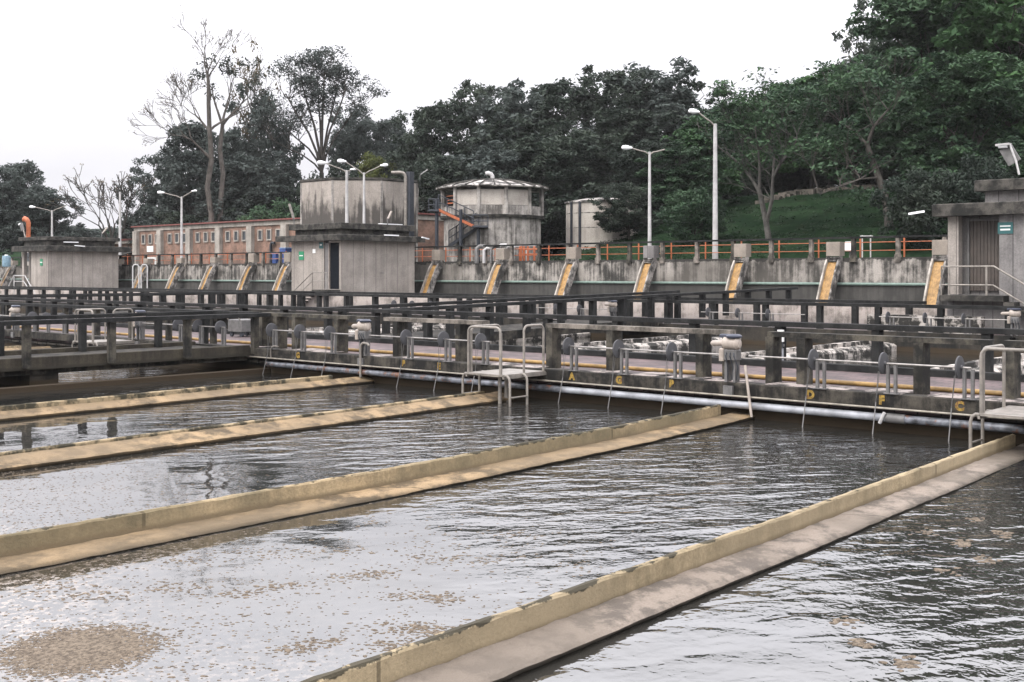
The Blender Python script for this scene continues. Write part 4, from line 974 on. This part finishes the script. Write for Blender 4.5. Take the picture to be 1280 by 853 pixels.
# ---------------------------------------------------------------- trees
def mesh_from_np(name, V, F4):
    me = bpy.data.meshes.new(name); nv, nf = len(V), len(F4)
    me.vertices.add(nv); me.vertices.foreach_set('co', np.asarray(V, dtype=np.float32).ravel())
    me.loops.add(nf*4); me.loops.foreach_set('vertex_index', np.asarray(F4, dtype=np.int32).ravel())
    me.polygons.add(nf); me.polygons.foreach_set('loop_start', np.arange(0, nf*4, 4, dtype=np.int32))
    me.update(calc_edges=True); me.validate(); return me
def leaves_np(rng, cen, rad, per, size, flat=.6, droop=0.0, upb=.8):
    """cen (n,3), rad (n,): leaves gathered in clumps round each centre"""
    cen = np.asarray(cen); n = len(cen); rad = np.asarray(rad)
    d = rng.normal(size=(n, per, 3)); d /= np.linalg.norm(d, axis=2, keepdims=True)
    rr = rng.uniform(.15, 1, (n, per, 1))**.6
    off = d*rr*rad[:, None, None]; off[:, :, 2] *= flat
    if droop: off[:, :, 2] -= droop*(off[:, :, 0]**2+off[:, :, 1]**2)/rad[:, None]
    p = (cen[:, None, :]+off).reshape(-1, 3); m = len(p)
    nrm = rng.normal(size=(m, 3)); nrm[:, 2] = np.abs(nrm[:, 2])+upb; nrm += .5*off.reshape(-1, 3)/np.repeat(rad, per)[:, None]
    nrm /= np.linalg.norm(nrm, axis=1, keepdims=True)
    t = np.cross(nrm, rng.normal(size=(m, 3))); t /= np.linalg.norm(t, axis=1, keepdims=True); b = np.cross(nrm, t)
    s = size*rng.uniform(.6, 1.35, (m, 1))
    V = np.empty((m, 4, 3)); V[:, 0] = p-t*s; V[:, 1] = p+b*s*.45-t*s*.15; V[:, 2] = p+t*s; V[:, 3] = p-b*s*.45-t*s*.15
    return V.reshape(-1, 3), np.arange(m*4).reshape(-1, 4)
def limb(mb, a, b, r0, r1, rng, n=5, wob=.08, sides=6, sag=0.0):
    a, b = Vector(a), Vector(b); L = (b-a).length; pts = []; rs = []
    for i in range(n+1):
        f = i/n; p = a.lerp(b, f)
        if 0 < i < n: p = p+Vector((rng.normal(), rng.normal(), rng.normal()))*L*wob*.5
        p.z += sag*math.sin(f*math.pi)*L
        pts.append(p); rs.append(r0+(r1-r0)*f)
    mb.tube(pts, rs, sides, False); return pts
PROTO = {}
def make_proto(kind, seed, H=10.0, W=8.0, trunk=.25, n_clump=70, per=60, leaf=.22, clump=(.55,1.1), flat=.6, droop=0.0, low=.25, hollow=.45, stems=1, shape='round', upb=.8, drop=0.0):
    """a tree of unit size: H tall, W wide, standing on the origin; returns (crown mesh, trunk mesh)"""
    rng = np.random.default_rng(seed)
    cen = []
    lobes = [(rng.uniform(-.28,.28)*W, rng.uniform(-.28,.28)*W, rng.uniform(low+.18,.84)*H, rng.uniform(.24,.33)*W) for _ in range(10)]
    lobes.append((0,0,H*.86,W*.17)); lobes.append((W*.3,0,H*(low+.2),W*.2)); lobes.append((-W*.3,0,H*(low+.22),W*.2)); lobes.append((0,W*.3,H*(low+.2),W*.2)); lobes.append((0,-W*.3,H*(low+.2),W*.2))
    while len(cen) < n_clump:
        if shape == 'lobes':
            l = lobes[rng.integers(len(lobes))]; d = rng.normal(size=3); d /= np.linalg.norm(d)
            q = rng.uniform(.35, 1)**.5; p = np.array([l[0], l[1], l[2]])+d*l[3]*q*np.array([1,1,.75])
        else:
            d = rng.normal(size=3); d /= np.linalg.norm(d); q = rng.uniform(hollow, 1)
            if shape == 'umbrella' and d[2] < -.1: continue
            p = np.array([d[0]*q*W/2, d[1]*q*W/2, H*(low+(1-low)/2)+d[2]*q*H*(1-low)/2])
        if p[2] < low*H*.75 or p[2] > H: continue
        if rng.uniform() < drop: continue
        cen.append(p)
    cen = np.array(cen); rad = rng.uniform(clump[0], clump[1], len(cen))
    V, F = leaves_np(rng, cen, rad, per, leaf, flat, droop, upb)
    crown = mesh_from_np('crown', V, F)
    mb = MB()
    for s in range(stems):
        a0 = 2*math.pi*s/stems; bx = (.35*math.cos(a0), .35*math.sin(a0)) if stems > 1 else (0,0)
        tp = (bx[0]*4*(1 if stems > 1 else 0)+rng.normal()*.1, bx[1]*4*(1 if stems > 1 else 0)+rng.normal()*.1, H*(low+.28))
        pts = limb(mb, (bx[0],bx[1],-.6), tp, trunk, trunk*.5, rng, 6, .05, 8)
        idx = rng.permutation(len(cen))[:max(6, 26//stems)]
        for i in idx:
            src = pts[rng.integers(3, len(pts))]; limb(mb, src, cen[i], trunk*.32, trunk*.05, rng, 5, .10, 5, .05)
    trunk_me = bpy.data.meshes.new('trunk'); trunk_me.from_pydata(mb.v, [], mb.f); trunk_me.shade_smooth()
    PROTO[kind] = (crown, trunk_me, H, W)
make_proto('broad_a', 11, n_clump=330, per=95, leaf=.16, clump=(.38,.85), shape='lobes', low=.10)
make_proto('broad_b', 12, n_clump=330, per=95, leaf=.16, clump=(.38,.85), shape='lobes', low=.08, W=8.5)
make_proto('broad_c', 13, n_clump=320, per=95, leaf=.17, clump=(.4,.9), shape='lobes', low=.12, W=7.5)
make_proto('layered', 14, n_clump=300, per=120, leaf=.19, clump=(.55,1.05), flat=.32, droop=.35, shape='lobes', low=.08, upb=1.4)
make_proto('layered_b', 15, n_clump=260, per=120, leaf=.19, clump=(.55,1.05), flat=.30, droop=.35, shape='lobes', low=.14, upb=1.4)
make_proto('sparse', 16, n_clump=150, per=48, leaf=.19, clump=(.4,.8), flat=.6, hollow=.3, low=.14, drop=.1)
make_proto('thin', 17, n_clump=60, per=22, leaf=.16, clump=(.3,.7), hollow=.35, low=.35)
make_proto('bush', 18, H=5, W=7, n_clump=190, per=95, leaf=.15, clump=(.4,.85), shape='round', low=.02, hollow=.2, trunk=.12)
def tree(kind, px, top, wpx, D, leaf, bark, label, group=None, base=None, name='tree', rot=None):
    x, y = at_depth(px, D); g = gz(x, y) if base is None else base
    crown, trunk, H, W = PROTO[kind]
    h = z_at(top, D)-g; w = wpx/FPX*D
    t = thing(name, label, name.replace('_', ' '), (x, y, g-.05), group)
    sz = h/H; sx = w/W; rz = random.Random(px*7+top).uniform(0, 6.28) if rot is None else rot
    t.rotation_euler = (0, 0, rz); t.scale = (sx, sx, sz)
    for nm, me, mt in (('crown', crown, leaf), ('trunk', trunk, bark)):
        o = bpy.data.objects.new(nm, me); C.objects.link(o); o.parent = t
        if len(me.materials) == 0: me.materials.append(M[mt])
        o.material_slots[0].link = 'OBJECT'; o.material_slots[0].material = M[mt]
    return t
WOOD = 'trees of the dark wood behind the tanks'
wl = 'dark leafy tree in the dense wood behind the round tank'
for px, top, w, D, k in ((545,122,95,101,'broad_a'),(590,100,100,104,'broad_b'),(642,103,110,102,'broad_c'),(697,94,115,104,'broad_a'),(752,84,120,103,'broad_b'),(806,74,125,104,'broad_c'),(856,84,105,103,'sparse'),
                         (556,190,100,93,'broad_b'),(612,172,110,94,'broad_c'),(672,165,115,93,'broad_a'),(730,158,120,92,'broad_b'),(640,140,130,98,'broad_b'),(780,130,130,96,'broad_a')):
    tree(k, px, top, w*1.3, D, 'leaf_dark' if k != 'broad_c' else 'leaf_hazed', 'bark_dark', wl, WOOD)
tree('broad_b', 806, 172, 104, 80.5, 'leaf_dark', 'bark_dark', 'dark tree whose crown covers the right half of the small tank')
tree('broad_b', 786, 226, 76, 74, 'leaf_dark', 'bark_dark', 'small dark tree in front of the right half of the small tank')
tree('layered_b', 842, 172, 100, 78, 'leaf_mid', 'bark_dark', 'mid green tree behind the slim two armed lamp')
tree('layered', 886, 140, 96, 82, 'leaf_green', 'bark_dark', 'fresh green tree behind the tallest lamp')
tree('bush', 868, 232, 90, 68, 'leaf_mid', 'bark_dark', 'green bush at the foot of the tallest lamp', name='bush')
tree('layered', 925, 122, 110, 92, 'leaf_mid', 'bark_dark', 'leafy tree right of the tallest lamp at the wood edge')
tree('layered_b', 968, 100, 100, 96, 'leaf_mid', 'bark_dark', 'leafy tree behind the slender pale trunk')
BK = 'trees filling the wood above the grass slope'
for px, top, w, D, k in ((930,125,130,106,'broad_a'),(1000,118,140,104,'broad_c'),(1070,90,150,106,'broad_b'),(1140,50,170,104,'broad_a'),(1225,0,200,104,'broad_c'),(1030,175,110,94,'broad_b'),(1090,170,120,95,'broad_a'),(985,180,100,96,'broad_a'),(1300,-40,200,100,'broad_b')):
    tree(k, px, top, w*1.25, D, 'leaf_dark', 'bark_dark', 'dark tree deep in the wood above the grass slope', BK)
tree('layered', 1018, 84, 130, 86, 'leaf_green', 'bark_dark', 'broad light green tree at the skyline above the grass slope')
tree('layered_b', 1068, 62, 140, 82, 'leaf_mid', 'bark_dark', 'layered green tree left of the tall trees on the right')
tree('layered_b', 1100, 96, 150, 84, 'leaf_mid', 'bark', 'layered tree behind the leaning grey trunk')
tree('sparse', 1098, -30, 110, 88, 'leaf_dark', 'bark_dark', 'dark sparse crown against the sky at the upper right')
tree('layered', 1185, -70, 200, 74, 'leaf_mid', 'bark_dark', 'huge layered tree filling the upper right')
tree('layered_b', 1268, -110, 220, 68, 'leaf_green', 'bark_dark', 'huge tree at the right edge above the right hut')
tree('layered', 1205, 60, 150, 62, 'leaf_mid', 'bark_dark', 'drooping green tree directly behind the right hut')
tree('bush', 1145, 208, 100, 57, 'leaf_dark', 'bark_dark', 'dark bush beside the roof of the right hut', name='bush')
tree('bush', 1225, 190, 110, 56, 'leaf_dark', 'bark_dark', 'dark bush behind the right hut roof', name='bush')
UB = 'dark undergrowth along the head of the grass slope'
for px, top, w, D in ((935,215,90,90),(985,205,100,91),(1035,206,100,92),(1085,200,100,90),(1130,195,110,90),(1185,180,120,88),(1245,170,140,88),(890,225,90,90),(960,190,110,100),(1060,180,120,101),(1150,160,130,100),(1010,165,110,103)):
    tree('bush', px, top, w, D, 'leaf_dark', 'bark_dark', 'dark undergrowth bush at the head of the grass slope', UB, name='bush')
UW = 'undergrowth at the foot of the dense wood'
for px, top, w in ((540,215,90),(600,205,100),(670,215,100),(735,205,110),(800,205,100),(850,210,90)):
    tree('bush', px, top, w, 96, 'leaf_dark', 'bark_dark', 'dark undergrowth bush at the foot of the dense wood', UW, name='bush')
# left side
tree('broad_b', -10, 204, 110, 116, 'leaf_hazed', 'bark_dark', 'big hazy tree cut by the left edge of the photo')
tree('broad_a', 30, 197, 100, 119, 'leaf_hazed', 'bark_dark', 'big hazy tree just right of the left edge tree')
tree('broad_c', 64, 230, 76, 117, 'leaf_hazed', 'bark_dark', 'hazy lower tree behind the lamp of the far left hut')
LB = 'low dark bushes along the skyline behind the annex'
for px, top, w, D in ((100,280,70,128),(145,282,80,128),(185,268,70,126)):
    tree('bush', px, top, w, D, 'leaf_hazed', 'bark_dark', 'low dark bush along the skyline behind the annex', LB, name='bush')
tree('broad_b', 206, 188, 90, 118, 'leaf_hazed', 'bark', 'lower tree at the left side of the broad dense tree')
tree('broad_a', 240, 146, 120, 116, 'leaf_hazed', 'bark', 'broad dense tree behind the long brick building')
tree('broad_b', 286, 158, 100, 117, 'leaf_hazed', 'bark', 'dense tree directly behind the two pale straight trunks')
tree('broad_c', 312, 186, 120, 114, 'leaf_hazed', 'bark', 'dense tree right of the tall bare trunk')
tree('sparse', 322, 92, 105, 120, 'leaf_hazed', 'bark_dark', 'dark open tree with big leaf clumps left of the fan shaped tree')
tree('sparse', 345, 150, 75, 118, 'leaf_hazed', 'bark_dark', 'lower dark open tree left of the fan shaped tree')
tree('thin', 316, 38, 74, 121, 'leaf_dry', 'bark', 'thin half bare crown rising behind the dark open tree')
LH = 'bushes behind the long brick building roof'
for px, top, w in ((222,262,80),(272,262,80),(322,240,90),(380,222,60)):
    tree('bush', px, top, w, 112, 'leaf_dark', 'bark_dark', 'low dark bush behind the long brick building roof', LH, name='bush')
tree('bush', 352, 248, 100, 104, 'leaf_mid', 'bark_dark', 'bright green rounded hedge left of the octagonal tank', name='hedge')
tree('broad_c', 447, 128, 84, 126, 'leaf_hazed', 'bark_dark', 'hazy bluish tree behind the fan shaped tree')
tree('broad_a', 490, 142, 90, 124, 'leaf_hazed', 'bark_dark', 'hazy bluish round tree right of the fan shaped tree')
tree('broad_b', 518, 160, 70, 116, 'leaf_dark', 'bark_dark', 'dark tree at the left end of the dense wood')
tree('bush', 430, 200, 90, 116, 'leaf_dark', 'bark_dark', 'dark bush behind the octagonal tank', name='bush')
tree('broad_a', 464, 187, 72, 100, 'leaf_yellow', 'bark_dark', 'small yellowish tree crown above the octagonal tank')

# hero trees with visible branching
def grow(mb, tips, rng, p, d, L, r, depth, spread=.55, up=.15, kids=(2,3), shrink=.72, minr=.018):
    pts = [p]; rs = [r]; n = 4
    for i in range(n):
        d = (d+Vector((rng.normal(), rng.normal(), rng.normal()))*.10+Vector((0,0,up*.15))).normalized()
        p = p+d*L/n; pts.append(p); rs.append(max(minr, r*(1-.42*(i+1)/n)))
    mb.tube(pts, rs, 7 if r > .12 else (5 if r > .04 else 3), False)
    if depth == 0: tips.append(p); return
    k = rng.integers(kids[0], kids[1]+1)
    for i in range(k):
        q = Vector((rng.normal(), rng.normal(), rng.normal())); q = (q-d*q.dot(d)).normalized()
        nd = (d+q*spread*rng.uniform(.6,1.25)+Vector((0,0,up))).normalized()
        src = pts[-1] if i < 2 else pts[rng.integers(2, n)]
        grow(mb, tips, rng, src, nd, L*shrink*rng.uniform(.8,1.15), rs[-1]*.78, depth-1, spread, up, kids, shrink, minr)
def hero(label, px, D, build, bark, leaf=None, clump=.5, per=14, lsize=.16, leaf_frac=1.0, seed=1, flat=.7, base=None):
    x, y = at_depth(px, D); g = gz(x, y) if base is None else base
    t = thing('tree', label, 'tree', (x, y, g))
    rng = np.random.default_rng(seed); mb = MB(); tips = []
    build(mb, tips, rng, Vector((0,0,-.5)), D, g)
    me = bpy.data.meshes.new('trunk'); me.from_pydata(mb.v, [], mb.f); me.shade_smooth(); link('trunk', me, M[bark], t)
    if leaf:
        tp = np.array([tuple(q) for q in tips]); tp = tp[rng.uniform(size=len(tp)) < leaf_frac]
        V, F = leaves_np(rng, tp, rng.uniform(clump*.6, clump*1.3, len(tp)), per, lsize, flat)
        link('crown', mesh_from_np('crown', V, F), M[leaf], t)
    return t
RT = Vector((st_, -ct, 0)); FW = Vector((ct, st_, 0))
def bare_tall(mb, tips, rng, p, D, g):
    k = D/FPX; top = z_at(122, D)-g
    q = p; pts = [p]
    for i in range(6): q = p+(Vector((0,0,1))*top/6*(i+1)+RT*rng.normal()*.12); pts.append(q)
    mb.tube(pts, [.30,.28,.27,.26,.24,.22,.20], 9, False)
    fork = pts[-1]
    grow(mb, tips, rng, fork, Vector((-.03*RT+Vector((0,0,1)))).normalized(), 2.5, .2, 5, .5, .2, (2,3), .77, .021)
    grow(mb, tips, rng, fork, (RT*.3+Vector((0,0,1))).normalized(), 2.4, .17, 5, .5, .2, (2,3), .77, .021)
    lowf = pts[4]
    grow(mb, tips, rng, lowf, (RT*-.75+Vector((0,0,.75))).normalized(), 2.5, .15, 5, .5, .10, (2,3), .77, .021)
    grow(mb, tips, rng, pts[5], (RT*-.6+Vector((0,0,.9))).normalized(), 2.3, .13, 5, .55, .12, (2,3), .77, .021)
    grow(mb, tips, rng, pts[5], (RT*.6+FW*.4+Vector((0,0,.9))).normalized(), 2.6, .13, 4, .55, .15, (2,3), .77, .021)
hero('tall bare tree with a pale straight trunk behind the brick building', 262, 108, bare_tall, 'bark', 'leaf_dry', .35, 5, .10, .3, 21)
def second_trunk(mb, tips, rng, p, D, g):
    top = z_at(150, D)-g; pts = [p+Vector((0,0,1))*top*i/6+RT*rng.normal()*.1 for i in range(7)]
    mb.tube(pts, [.30,.28,.27,.25,.23,.21,.18], 9, False)
    for s in (-1, 1, .3): grow(mb, tips, rng, pts[-1], (RT*.5*s+Vector((0,0,1))).normalized(), 2.4, .14, 3, .5, .2, (2,3), .75, .016)
hero('second pale straight trunk right of the tall bare tree', 277, 109, second_trunk, 'bark', 'leaf_dark', .7, 26, .17, .8, 22)
def umbrella(mb, tips, rng, p, D, g):
    pts = [p+Vector((0,0,1))*i*.9+RT*rng.normal()*.06 for i in range(4)]; mb.tube(pts, [.24,.22,.2,.18], 8, False)
    for s, f in ((-.9,.2),(-.5,-.5),(-.15,.4),(.25,-.3),(.6,.4),(.95,-.1)):
        grow(mb, tips, rng, pts[-1], (RT*s*.85+FW*f*.6+Vector((0,0,.9))).normalized(), 2.35, .13, 4, .5, .06, (2,3), .78, .032)
hero('small bare umbrella shaped tree behind the plain white pole', 141, 116, umbrella, 'bark_dark', 'leaf_dry', .32, 6, .10, .6, 23)
def vase(mb, tips, rng, p, D, g):
    k = D/FPX; base = z_at(210, D)-g
    mb.tube([p, p+Vector((0,0,base))], [.3,.24], 8, False)
    b0 = p+Vector((0,0,base))
    for (dx, dy, r) in ((-52,-62,.10),(-40,-95,.12),(-24,-115,.13),(-8,-122,.12),(6,-128,.14),(18,-112,.12),(32,-104,.12),(46,-88,.10),(-60,-40,.08)):
        e = b0+RT*(dx*k)+FW*rng.normal()*1.2+Vector((0,0,-dy*k)); mid = b0.lerp(e,.5)+RT*(-dx*k*.16)
        pts = [b0, b0.lerp(mid,.5)+RT*(-dx*k*.05), mid, mid.lerp(e,.5)+RT*(dx*k*.03), e]; mb.tube(pts, [r*1.3,r*1.1,r*.9,r*.7,r*.45], 6, False)
        for j in range(3):
            q = pts[2+min(j,1)].lerp(pts[3+min(j,1)], .7)
            for s in range(3): grow(mb, tips, rng, q, Vector((rng.normal()*.7, rng.normal()*.7, .9)).normalized(), 1.4, .045, 2, .7, .1, (2,3), .8, .025)
hero('fan shaped tree with many slender stems left of the octagonal tank', 402, 118, vase, 'bark_dark', 'leaf_hazed', .8, 26, .15, .9, 24)

def forked(mb, tips, rng, p, D, g):
    x0, y0 = at_depth(960, D); O = Vector((x0, y0, g))
    def Q(px, py, d=0): x, y = at_depth(px, D+d); return Vector((x, y, z_at(py, D)))-O
    def run(pts, r0, r1):
        pts = [Q(*q) for q in pts]; n = len(pts); mb.tube(pts, [r0+(r1-r0)*i/(n-1) for i in range(n)], 7, False); return pts
    run([(962,312),(960,295),(957,275),(951,248),(949,238)], .20, .14)
    limbs = [run([(949,240),(940,224,.3),(928,208,.5),(912,192,.8)], .11, .05), run([(949,240),(950,215,-.4),(948,190,-.6),(944,165,-.8)], .10, .04),
             run([(958,280),(965,250,-.6),(966,224,-1),(976,206,-1.2),(990,190,-1.3),(996,178,-1.4)], .12, .05), run([(966,224,-1),(968,200,-1),(962,176,-.8)], .08, .04)]
    for L in limbs:
        for k in range(1, len(L)):
            for _ in range(3): grow(mb, tips, rng, L[k], Vector((rng.normal()*.8, rng.normal()*.8, .8)).normalized(), 1.5, .04, 2, .6, .15, (2,3), .8, .014)
hero('slender tree with a pale forked trunk on the grass slope', 960, 66, forked, 'bark_pale', 'leaf_mid', .7, 24, .15, .9, 31, .4)
def leaning(mb, tips, rng, p, D, g):
    x0, y0 = at_depth(1106, D); O = Vector((x0, y0, g))
    def Q(px, py, d=0): x, y = at_depth(px, D+d); return Vector((x, y, z_at(py, D)))-O
    for pts, r0, r1 in (([(1112,300),(1110,270),(1106,245),(1098,222),(1090,200),(1084,182)], .26, .15), ([(1098,222),(1075,226,-1),(1050,236,-1.5),(1025,246,-2)], .06, .03), ([(1084,182),(1070,165,.5),(1050,150,.8)], .12, .05), ([(1084,182),(1092,160,-.5),(1110,140,-.8)], .12, .05)):
        pts = [Q(*q) for q in pts]; n = len(pts); mb.tube(pts, [r0+(r1-r0)*i/(n-1) for i in range(n)], 7, False)
        if r0 < .2:
            for k in range(1, n):
                for _ in range(3): grow(mb, tips, rng, pts[k], Vector((rng.normal()*.8, rng.normal()*.8, .7)).normalized(), 1.4, .04, 2, .6, .1, (2,3), .8, .014)
hero('leaning grey trunked tree at the right end of the grass slope', 1106, 64, leaning, 'bark', 'leaf_mid', .8, 26, .16, .95, 32, .35)

# low stone edging at the head of the grass slope
t = thing('stone_edging', 'low stone edging at the top of the grass slope', 'edging', (74, 26, 7))
rng = random.Random(8); m = MB()
for k in range(60):
    px = 955+k*3.6; D = 82+rng.uniform(-.3,.3)-max(0,(980-px))*.05; x, y = at_depth(px, D); z = gz(x, y); s = rng.uniform(.22,.42)
    m.box(x-s, x+s, y-s*1.2, y+s*1.2, z-.2, z+rng.uniform(.1,.3))
m.build('stone', M['stone'], t)

# ground cover on the slope (uncountable herbs and tufts)
rg = np.random.default_rng(5); pts = []
while len(pts) < 1500:
    px = rg.uniform(520, 1230); D = rg.uniform(60, 88); x, y = at_depth(px, D)
    if x > 50.4: pts.append((x, y, gz(x, y)+.03))
V, F = leaves_np(rg, np.array(pts), rg.uniform(.25, .9, len(pts)), 16, .085, .16, 0, 1.0)
M['herb'] = leafmat('slope_herbs', (.013,.026,.013), (.024,.044,.021))
o = link('ground_cover', mesh_from_np('ground_cover', V, F), M['herb']); o['kind'] = 'stuff'

# ---------------------------------------------------------------- floating scum
def foam():
    rg = np.random.default_rng(77); P = []; S = []
    inside = lambda x, y: (y > 5.25 and y < 9.3)
    def add(x, y, s): P.append((x, y)); S.append(s)
    # loose flakes of the second channel, thicker towards the slack end, gathered in rafts
    rafts = [(rg.uniform(1.5, 9.0), rg.uniform(4.9, 9.2)) for _ in range(70)]
    for (rx, ry) in rafts:
        k = int(rg.uniform(8, 70)*max(.15, 1-(rx-2)/9.0)); sp = rg.uniform(.08,.34)
        for _ in range(k): add(rx+rg.normal()*sp*1.3, ry+rg.normal()*sp*.6, rg.uniform(.004,.012))
    for _ in range(6500):
        x = 1.0+abs(rg.normal())*3.2; y = rg.uniform(4.9, 9.3); add(x, y, rg.uniform(.002,.0085)*(1.5 if rg.random() < .08 else 1))
    # the dense raft at lower left
    r = ray(100, 812); tt = (ZW-EYE)/r[2]; cx, cy = r[0]*tt, r[1]*tt
    for _ in range(11000):
        u = rg.normal()*.48; v = rg.normal()*.25
        e = (u/1.1)**2+(v/.58)**2+rg.normal()*.28
        if e > 1: continue
        x = cx+u*st_*.50+v*ct*.95; y = cy-u*ct*.50+v*st_*.95; add(x, y, rg.uniform(.003,.0105))
    # a few flakes on the nearest channel
    for (px, py, k) in ((1160,665,16),(1200,680,24),(1255,668,14),(1235,700,16),(1060,778,16),(1080,806,14),(1130,830,26),(1220,650,10),(1185,715,10)):
        r = ray(px, py); tt = (ZW-EYE)/r[2]
        for _ in range(k): add(r[0]*tt+rg.normal()*.07, r[1]*tt+rg.normal()*.05, rg.uniform(.010,.026))
    for (px, py, k, sp) in ((440,722,70,.16),(300,742,80,.18),(548,748,120,.14),(520,785,150,.14),(560,792,150,.12),(495,806,120,.12),(505,745,50,.12),(400,803,60,.10),(352,733,70,.14),(470,716,60,.12),(370,812,90,.09),(250,700,60,.2),(420,690,60,.2),(330,690,50,.22),(600,700,40,.2),(640,668,50,.22),(560,700,50,.2),(215,735,80,.16),(120,745,90,.2),(60,735,80,.2)):
        r = ray(px, py); tt = (ZW-EYE)/r[2]
        for _ in range(k):
            a = rg.normal()*sp; b = rg.normal()*sp*.55; add(r[0]*tt+a*st_+b*ct, r[1]*tt-a*ct+b*st_, rg.uniform(.004,.013))
    # the slack third channel
    for _ in range(3800):
        x = 4.0+abs(rg.normal())*2.6; y = rg.uniform(10.0, 14.3); add(x, y, rg.uniform(.004,.0085))
    P = np.array(P); S = np.array(S)
    ya = P[:,1]-np.array([weir_y(1, q) for q in P[:,0]]); yb = P[:,1]-np.array([weir_y(2, q) for q in P[:,0]]); ok = ~(((ya > -.04) & (ya < .46)) | ((yb > -.04) & (yb < .52))); P = P[ok]; S = S[ok]; n = len(P)
    ang = rg.uniform(0, 6.28, n)[:,None]+np.arange(8)[None,:]*(2*math.pi/8); rad = S[:,None]*rg.uniform(.55, 1.35, (n,8)); el = rg.uniform(1.0,2.6,(n,1))
    ox = rad*np.cos(ang)*el; oy = rad*np.sin(ang); rot = math.radians(-48)
    x = P[:,0:1]+ox*math.cos(rot)-oy*math.sin(rot); y = P[:,1:2]+ox*math.sin(rot)+oy*math.cos(rot)
    hgt = np.minimum(S*.28, .006)[:,None]
    V = np.empty((n, 17, 3)); V[:,:8,0] = x; V[:,:8,1] = y; V[:,:8,2] = ZW-.002
    V[:,8:16,0] = P[:,0:1]+(x-P[:,0:1])*.72; V[:,8:16,1] = P[:,1:2]+(y-P[:,1:2])*.72; V[:,8:16,2] = ZW+hgt
    V[:,16,0] = P[:,0]; V[:,16,1] = P[:,1]; V[:,16,2] = ZW+hgt[:,0]*1.25
    fl = []
    for k in range(8):
        k2 = (k+1) % 8; fl.append((k, k2, 8+k2, 8+k))
    tri = [(8+k, 8+(k+1) % 8, 8+(k+2) % 8, 16) for k in (0,2,4,6)]
    F = (np.arange(n)[:,None,None]*17+np.array(fl+tri)[None]).reshape(-1,4)
    o = link('foam', mesh_from_np('foam', V.reshape(-1,3), F), M['foam']); o['kind'] = 'stuff'
foam()

# ---------------------------------------------------------------- thin haze in the air
m = bpy.data.materials.new('haze_air'); m.use_nodes = True; nt = m.node_tree
for n in list(nt.nodes):
    if n.type == 'BSDF_PRINCIPLED': nt.nodes.remove(n)
pv = nt.nodes.new('ShaderNodeVolumePrincipled'); pv.inputs['Color'].default_value = (.95,.95,.95,1); pv.inputs['Density'].default_value = .00015
out = [n for n in nt.nodes if n.type == 'OUTPUT_MATERIAL'][0]; nt.links.new(pv.outputs[0], out.inputs['Volume'])
hz = MB().box(-950, 950, -950, 950, -4.2, 48).build('haze', m); hz['kind'] = 'stuff'

# ---------------------------------------------------------------- camera, light, sky
cam = bpy.data.cameras.new('camera'); co = bpy.data.objects.new('camera', cam); C.objects.link(co)
cam.sensor_width = 36; cam.lens = FPX/1280*36; cam.shift_y = -(426.5-CY)/1280; cam.clip_start = .1; cam.clip_end = 3000
co.location = (0, 0, EYE); co.rotation_euler = (R(90), 0, TH-R(90)); bpy.context.scene.camera = co
SUN_EL, SUN_AZ = R(48), R(178)      # azimuth of the direction the light comes from, measured from +X
su = bpy.data.lights.new('sun', 'SUN'); su.energy = 1.2; su.angle = R(18); su.color = (1.0,.95,.88)
so = bpy.data.objects.new('sun', su); C.objects.link(so)
d = Vector((math.cos(SUN_AZ)*math.cos(SUN_EL), math.sin(SUN_AZ)*math.cos(SUN_EL), math.sin(SUN_EL))); so.rotation_euler = d.to_track_quat('Z', 'Y').to_euler(); so.location = (0,0,60)
w = bpy.data.worlds.new('World'); bpy.context.scene.world = w; w.use_nodes = True; nt = w.node_tree
bg = nt.nodes['Background']; sky = nt.nodes.new('ShaderNodeTexSky'); sky.sky_type = 'NISHITA'; sky.sun_disc = False
sky.sun_elevation = SUN_EL; sky.sun_rotation = R(90)-SUN_AZ; sky.air_density = 1.0; sky.dust_density = 6.0; sky.ozone_density = 1.0
hs = nt.nodes.new('ShaderNodeHueSaturation'); hs.inputs['Saturation'].default_value = .16; hs.inputs['Value'].default_value = 1.0
nt.links.new(sky.outputs[0], hs.inputs['Color'])
# an overcast deck evens the sky out
mx = nt.nodes.new('ShaderNodeMix'); mx.data_type = 'RGBA'; mx.inputs[0].default_value = .6; mx.inputs[7].default_value = (23.2,22.9,24.3,1)
nt.links.new(hs.outputs[0], mx.inputs[6])
# overcast luminance: brightest overhead, about a third of that at the horizon, with faint cloud tone
tc = nt.nodes.new('ShaderNodeTexCoord'); sp = nt.nodes.new('ShaderNodeSeparateXYZ'); nt.links.new(tc.outputs['Generated'], sp.inputs[0])
g1 = ramp(nt, sp.outputs[2], .05, .50)
cl = noise(nt, tc.outputs['Generated'], 3.2, 5, .6, .4)
g2 = math_(nt, 'ADD', math_(nt, 'ADD', .315, math_(nt, 'MULTIPLY', g1, .90)), math_(nt, 'MULTIPLY', math_(nt, 'SUBTRACT', cl, .5), .22))
vm = nt.nodes.new('ShaderNodeVectorMath'); vm.operation = 'SCALE'; nt.links.new(mx.outputs[2], vm.inputs[0]); nt.links.new(g2, vm.inputs['Scale'])
nt.links.new(vm.outputs[0], bg.inputs['Color']); bg.inputs['Strength'].default_value = .15
vs = bpy.context.scene.view_settings; vs.view_transform = 'Standard'; vs.look = 'None'; vs.exposure = 0.24; vs.gamma = 1.0; vs.use_curve_mapping = False
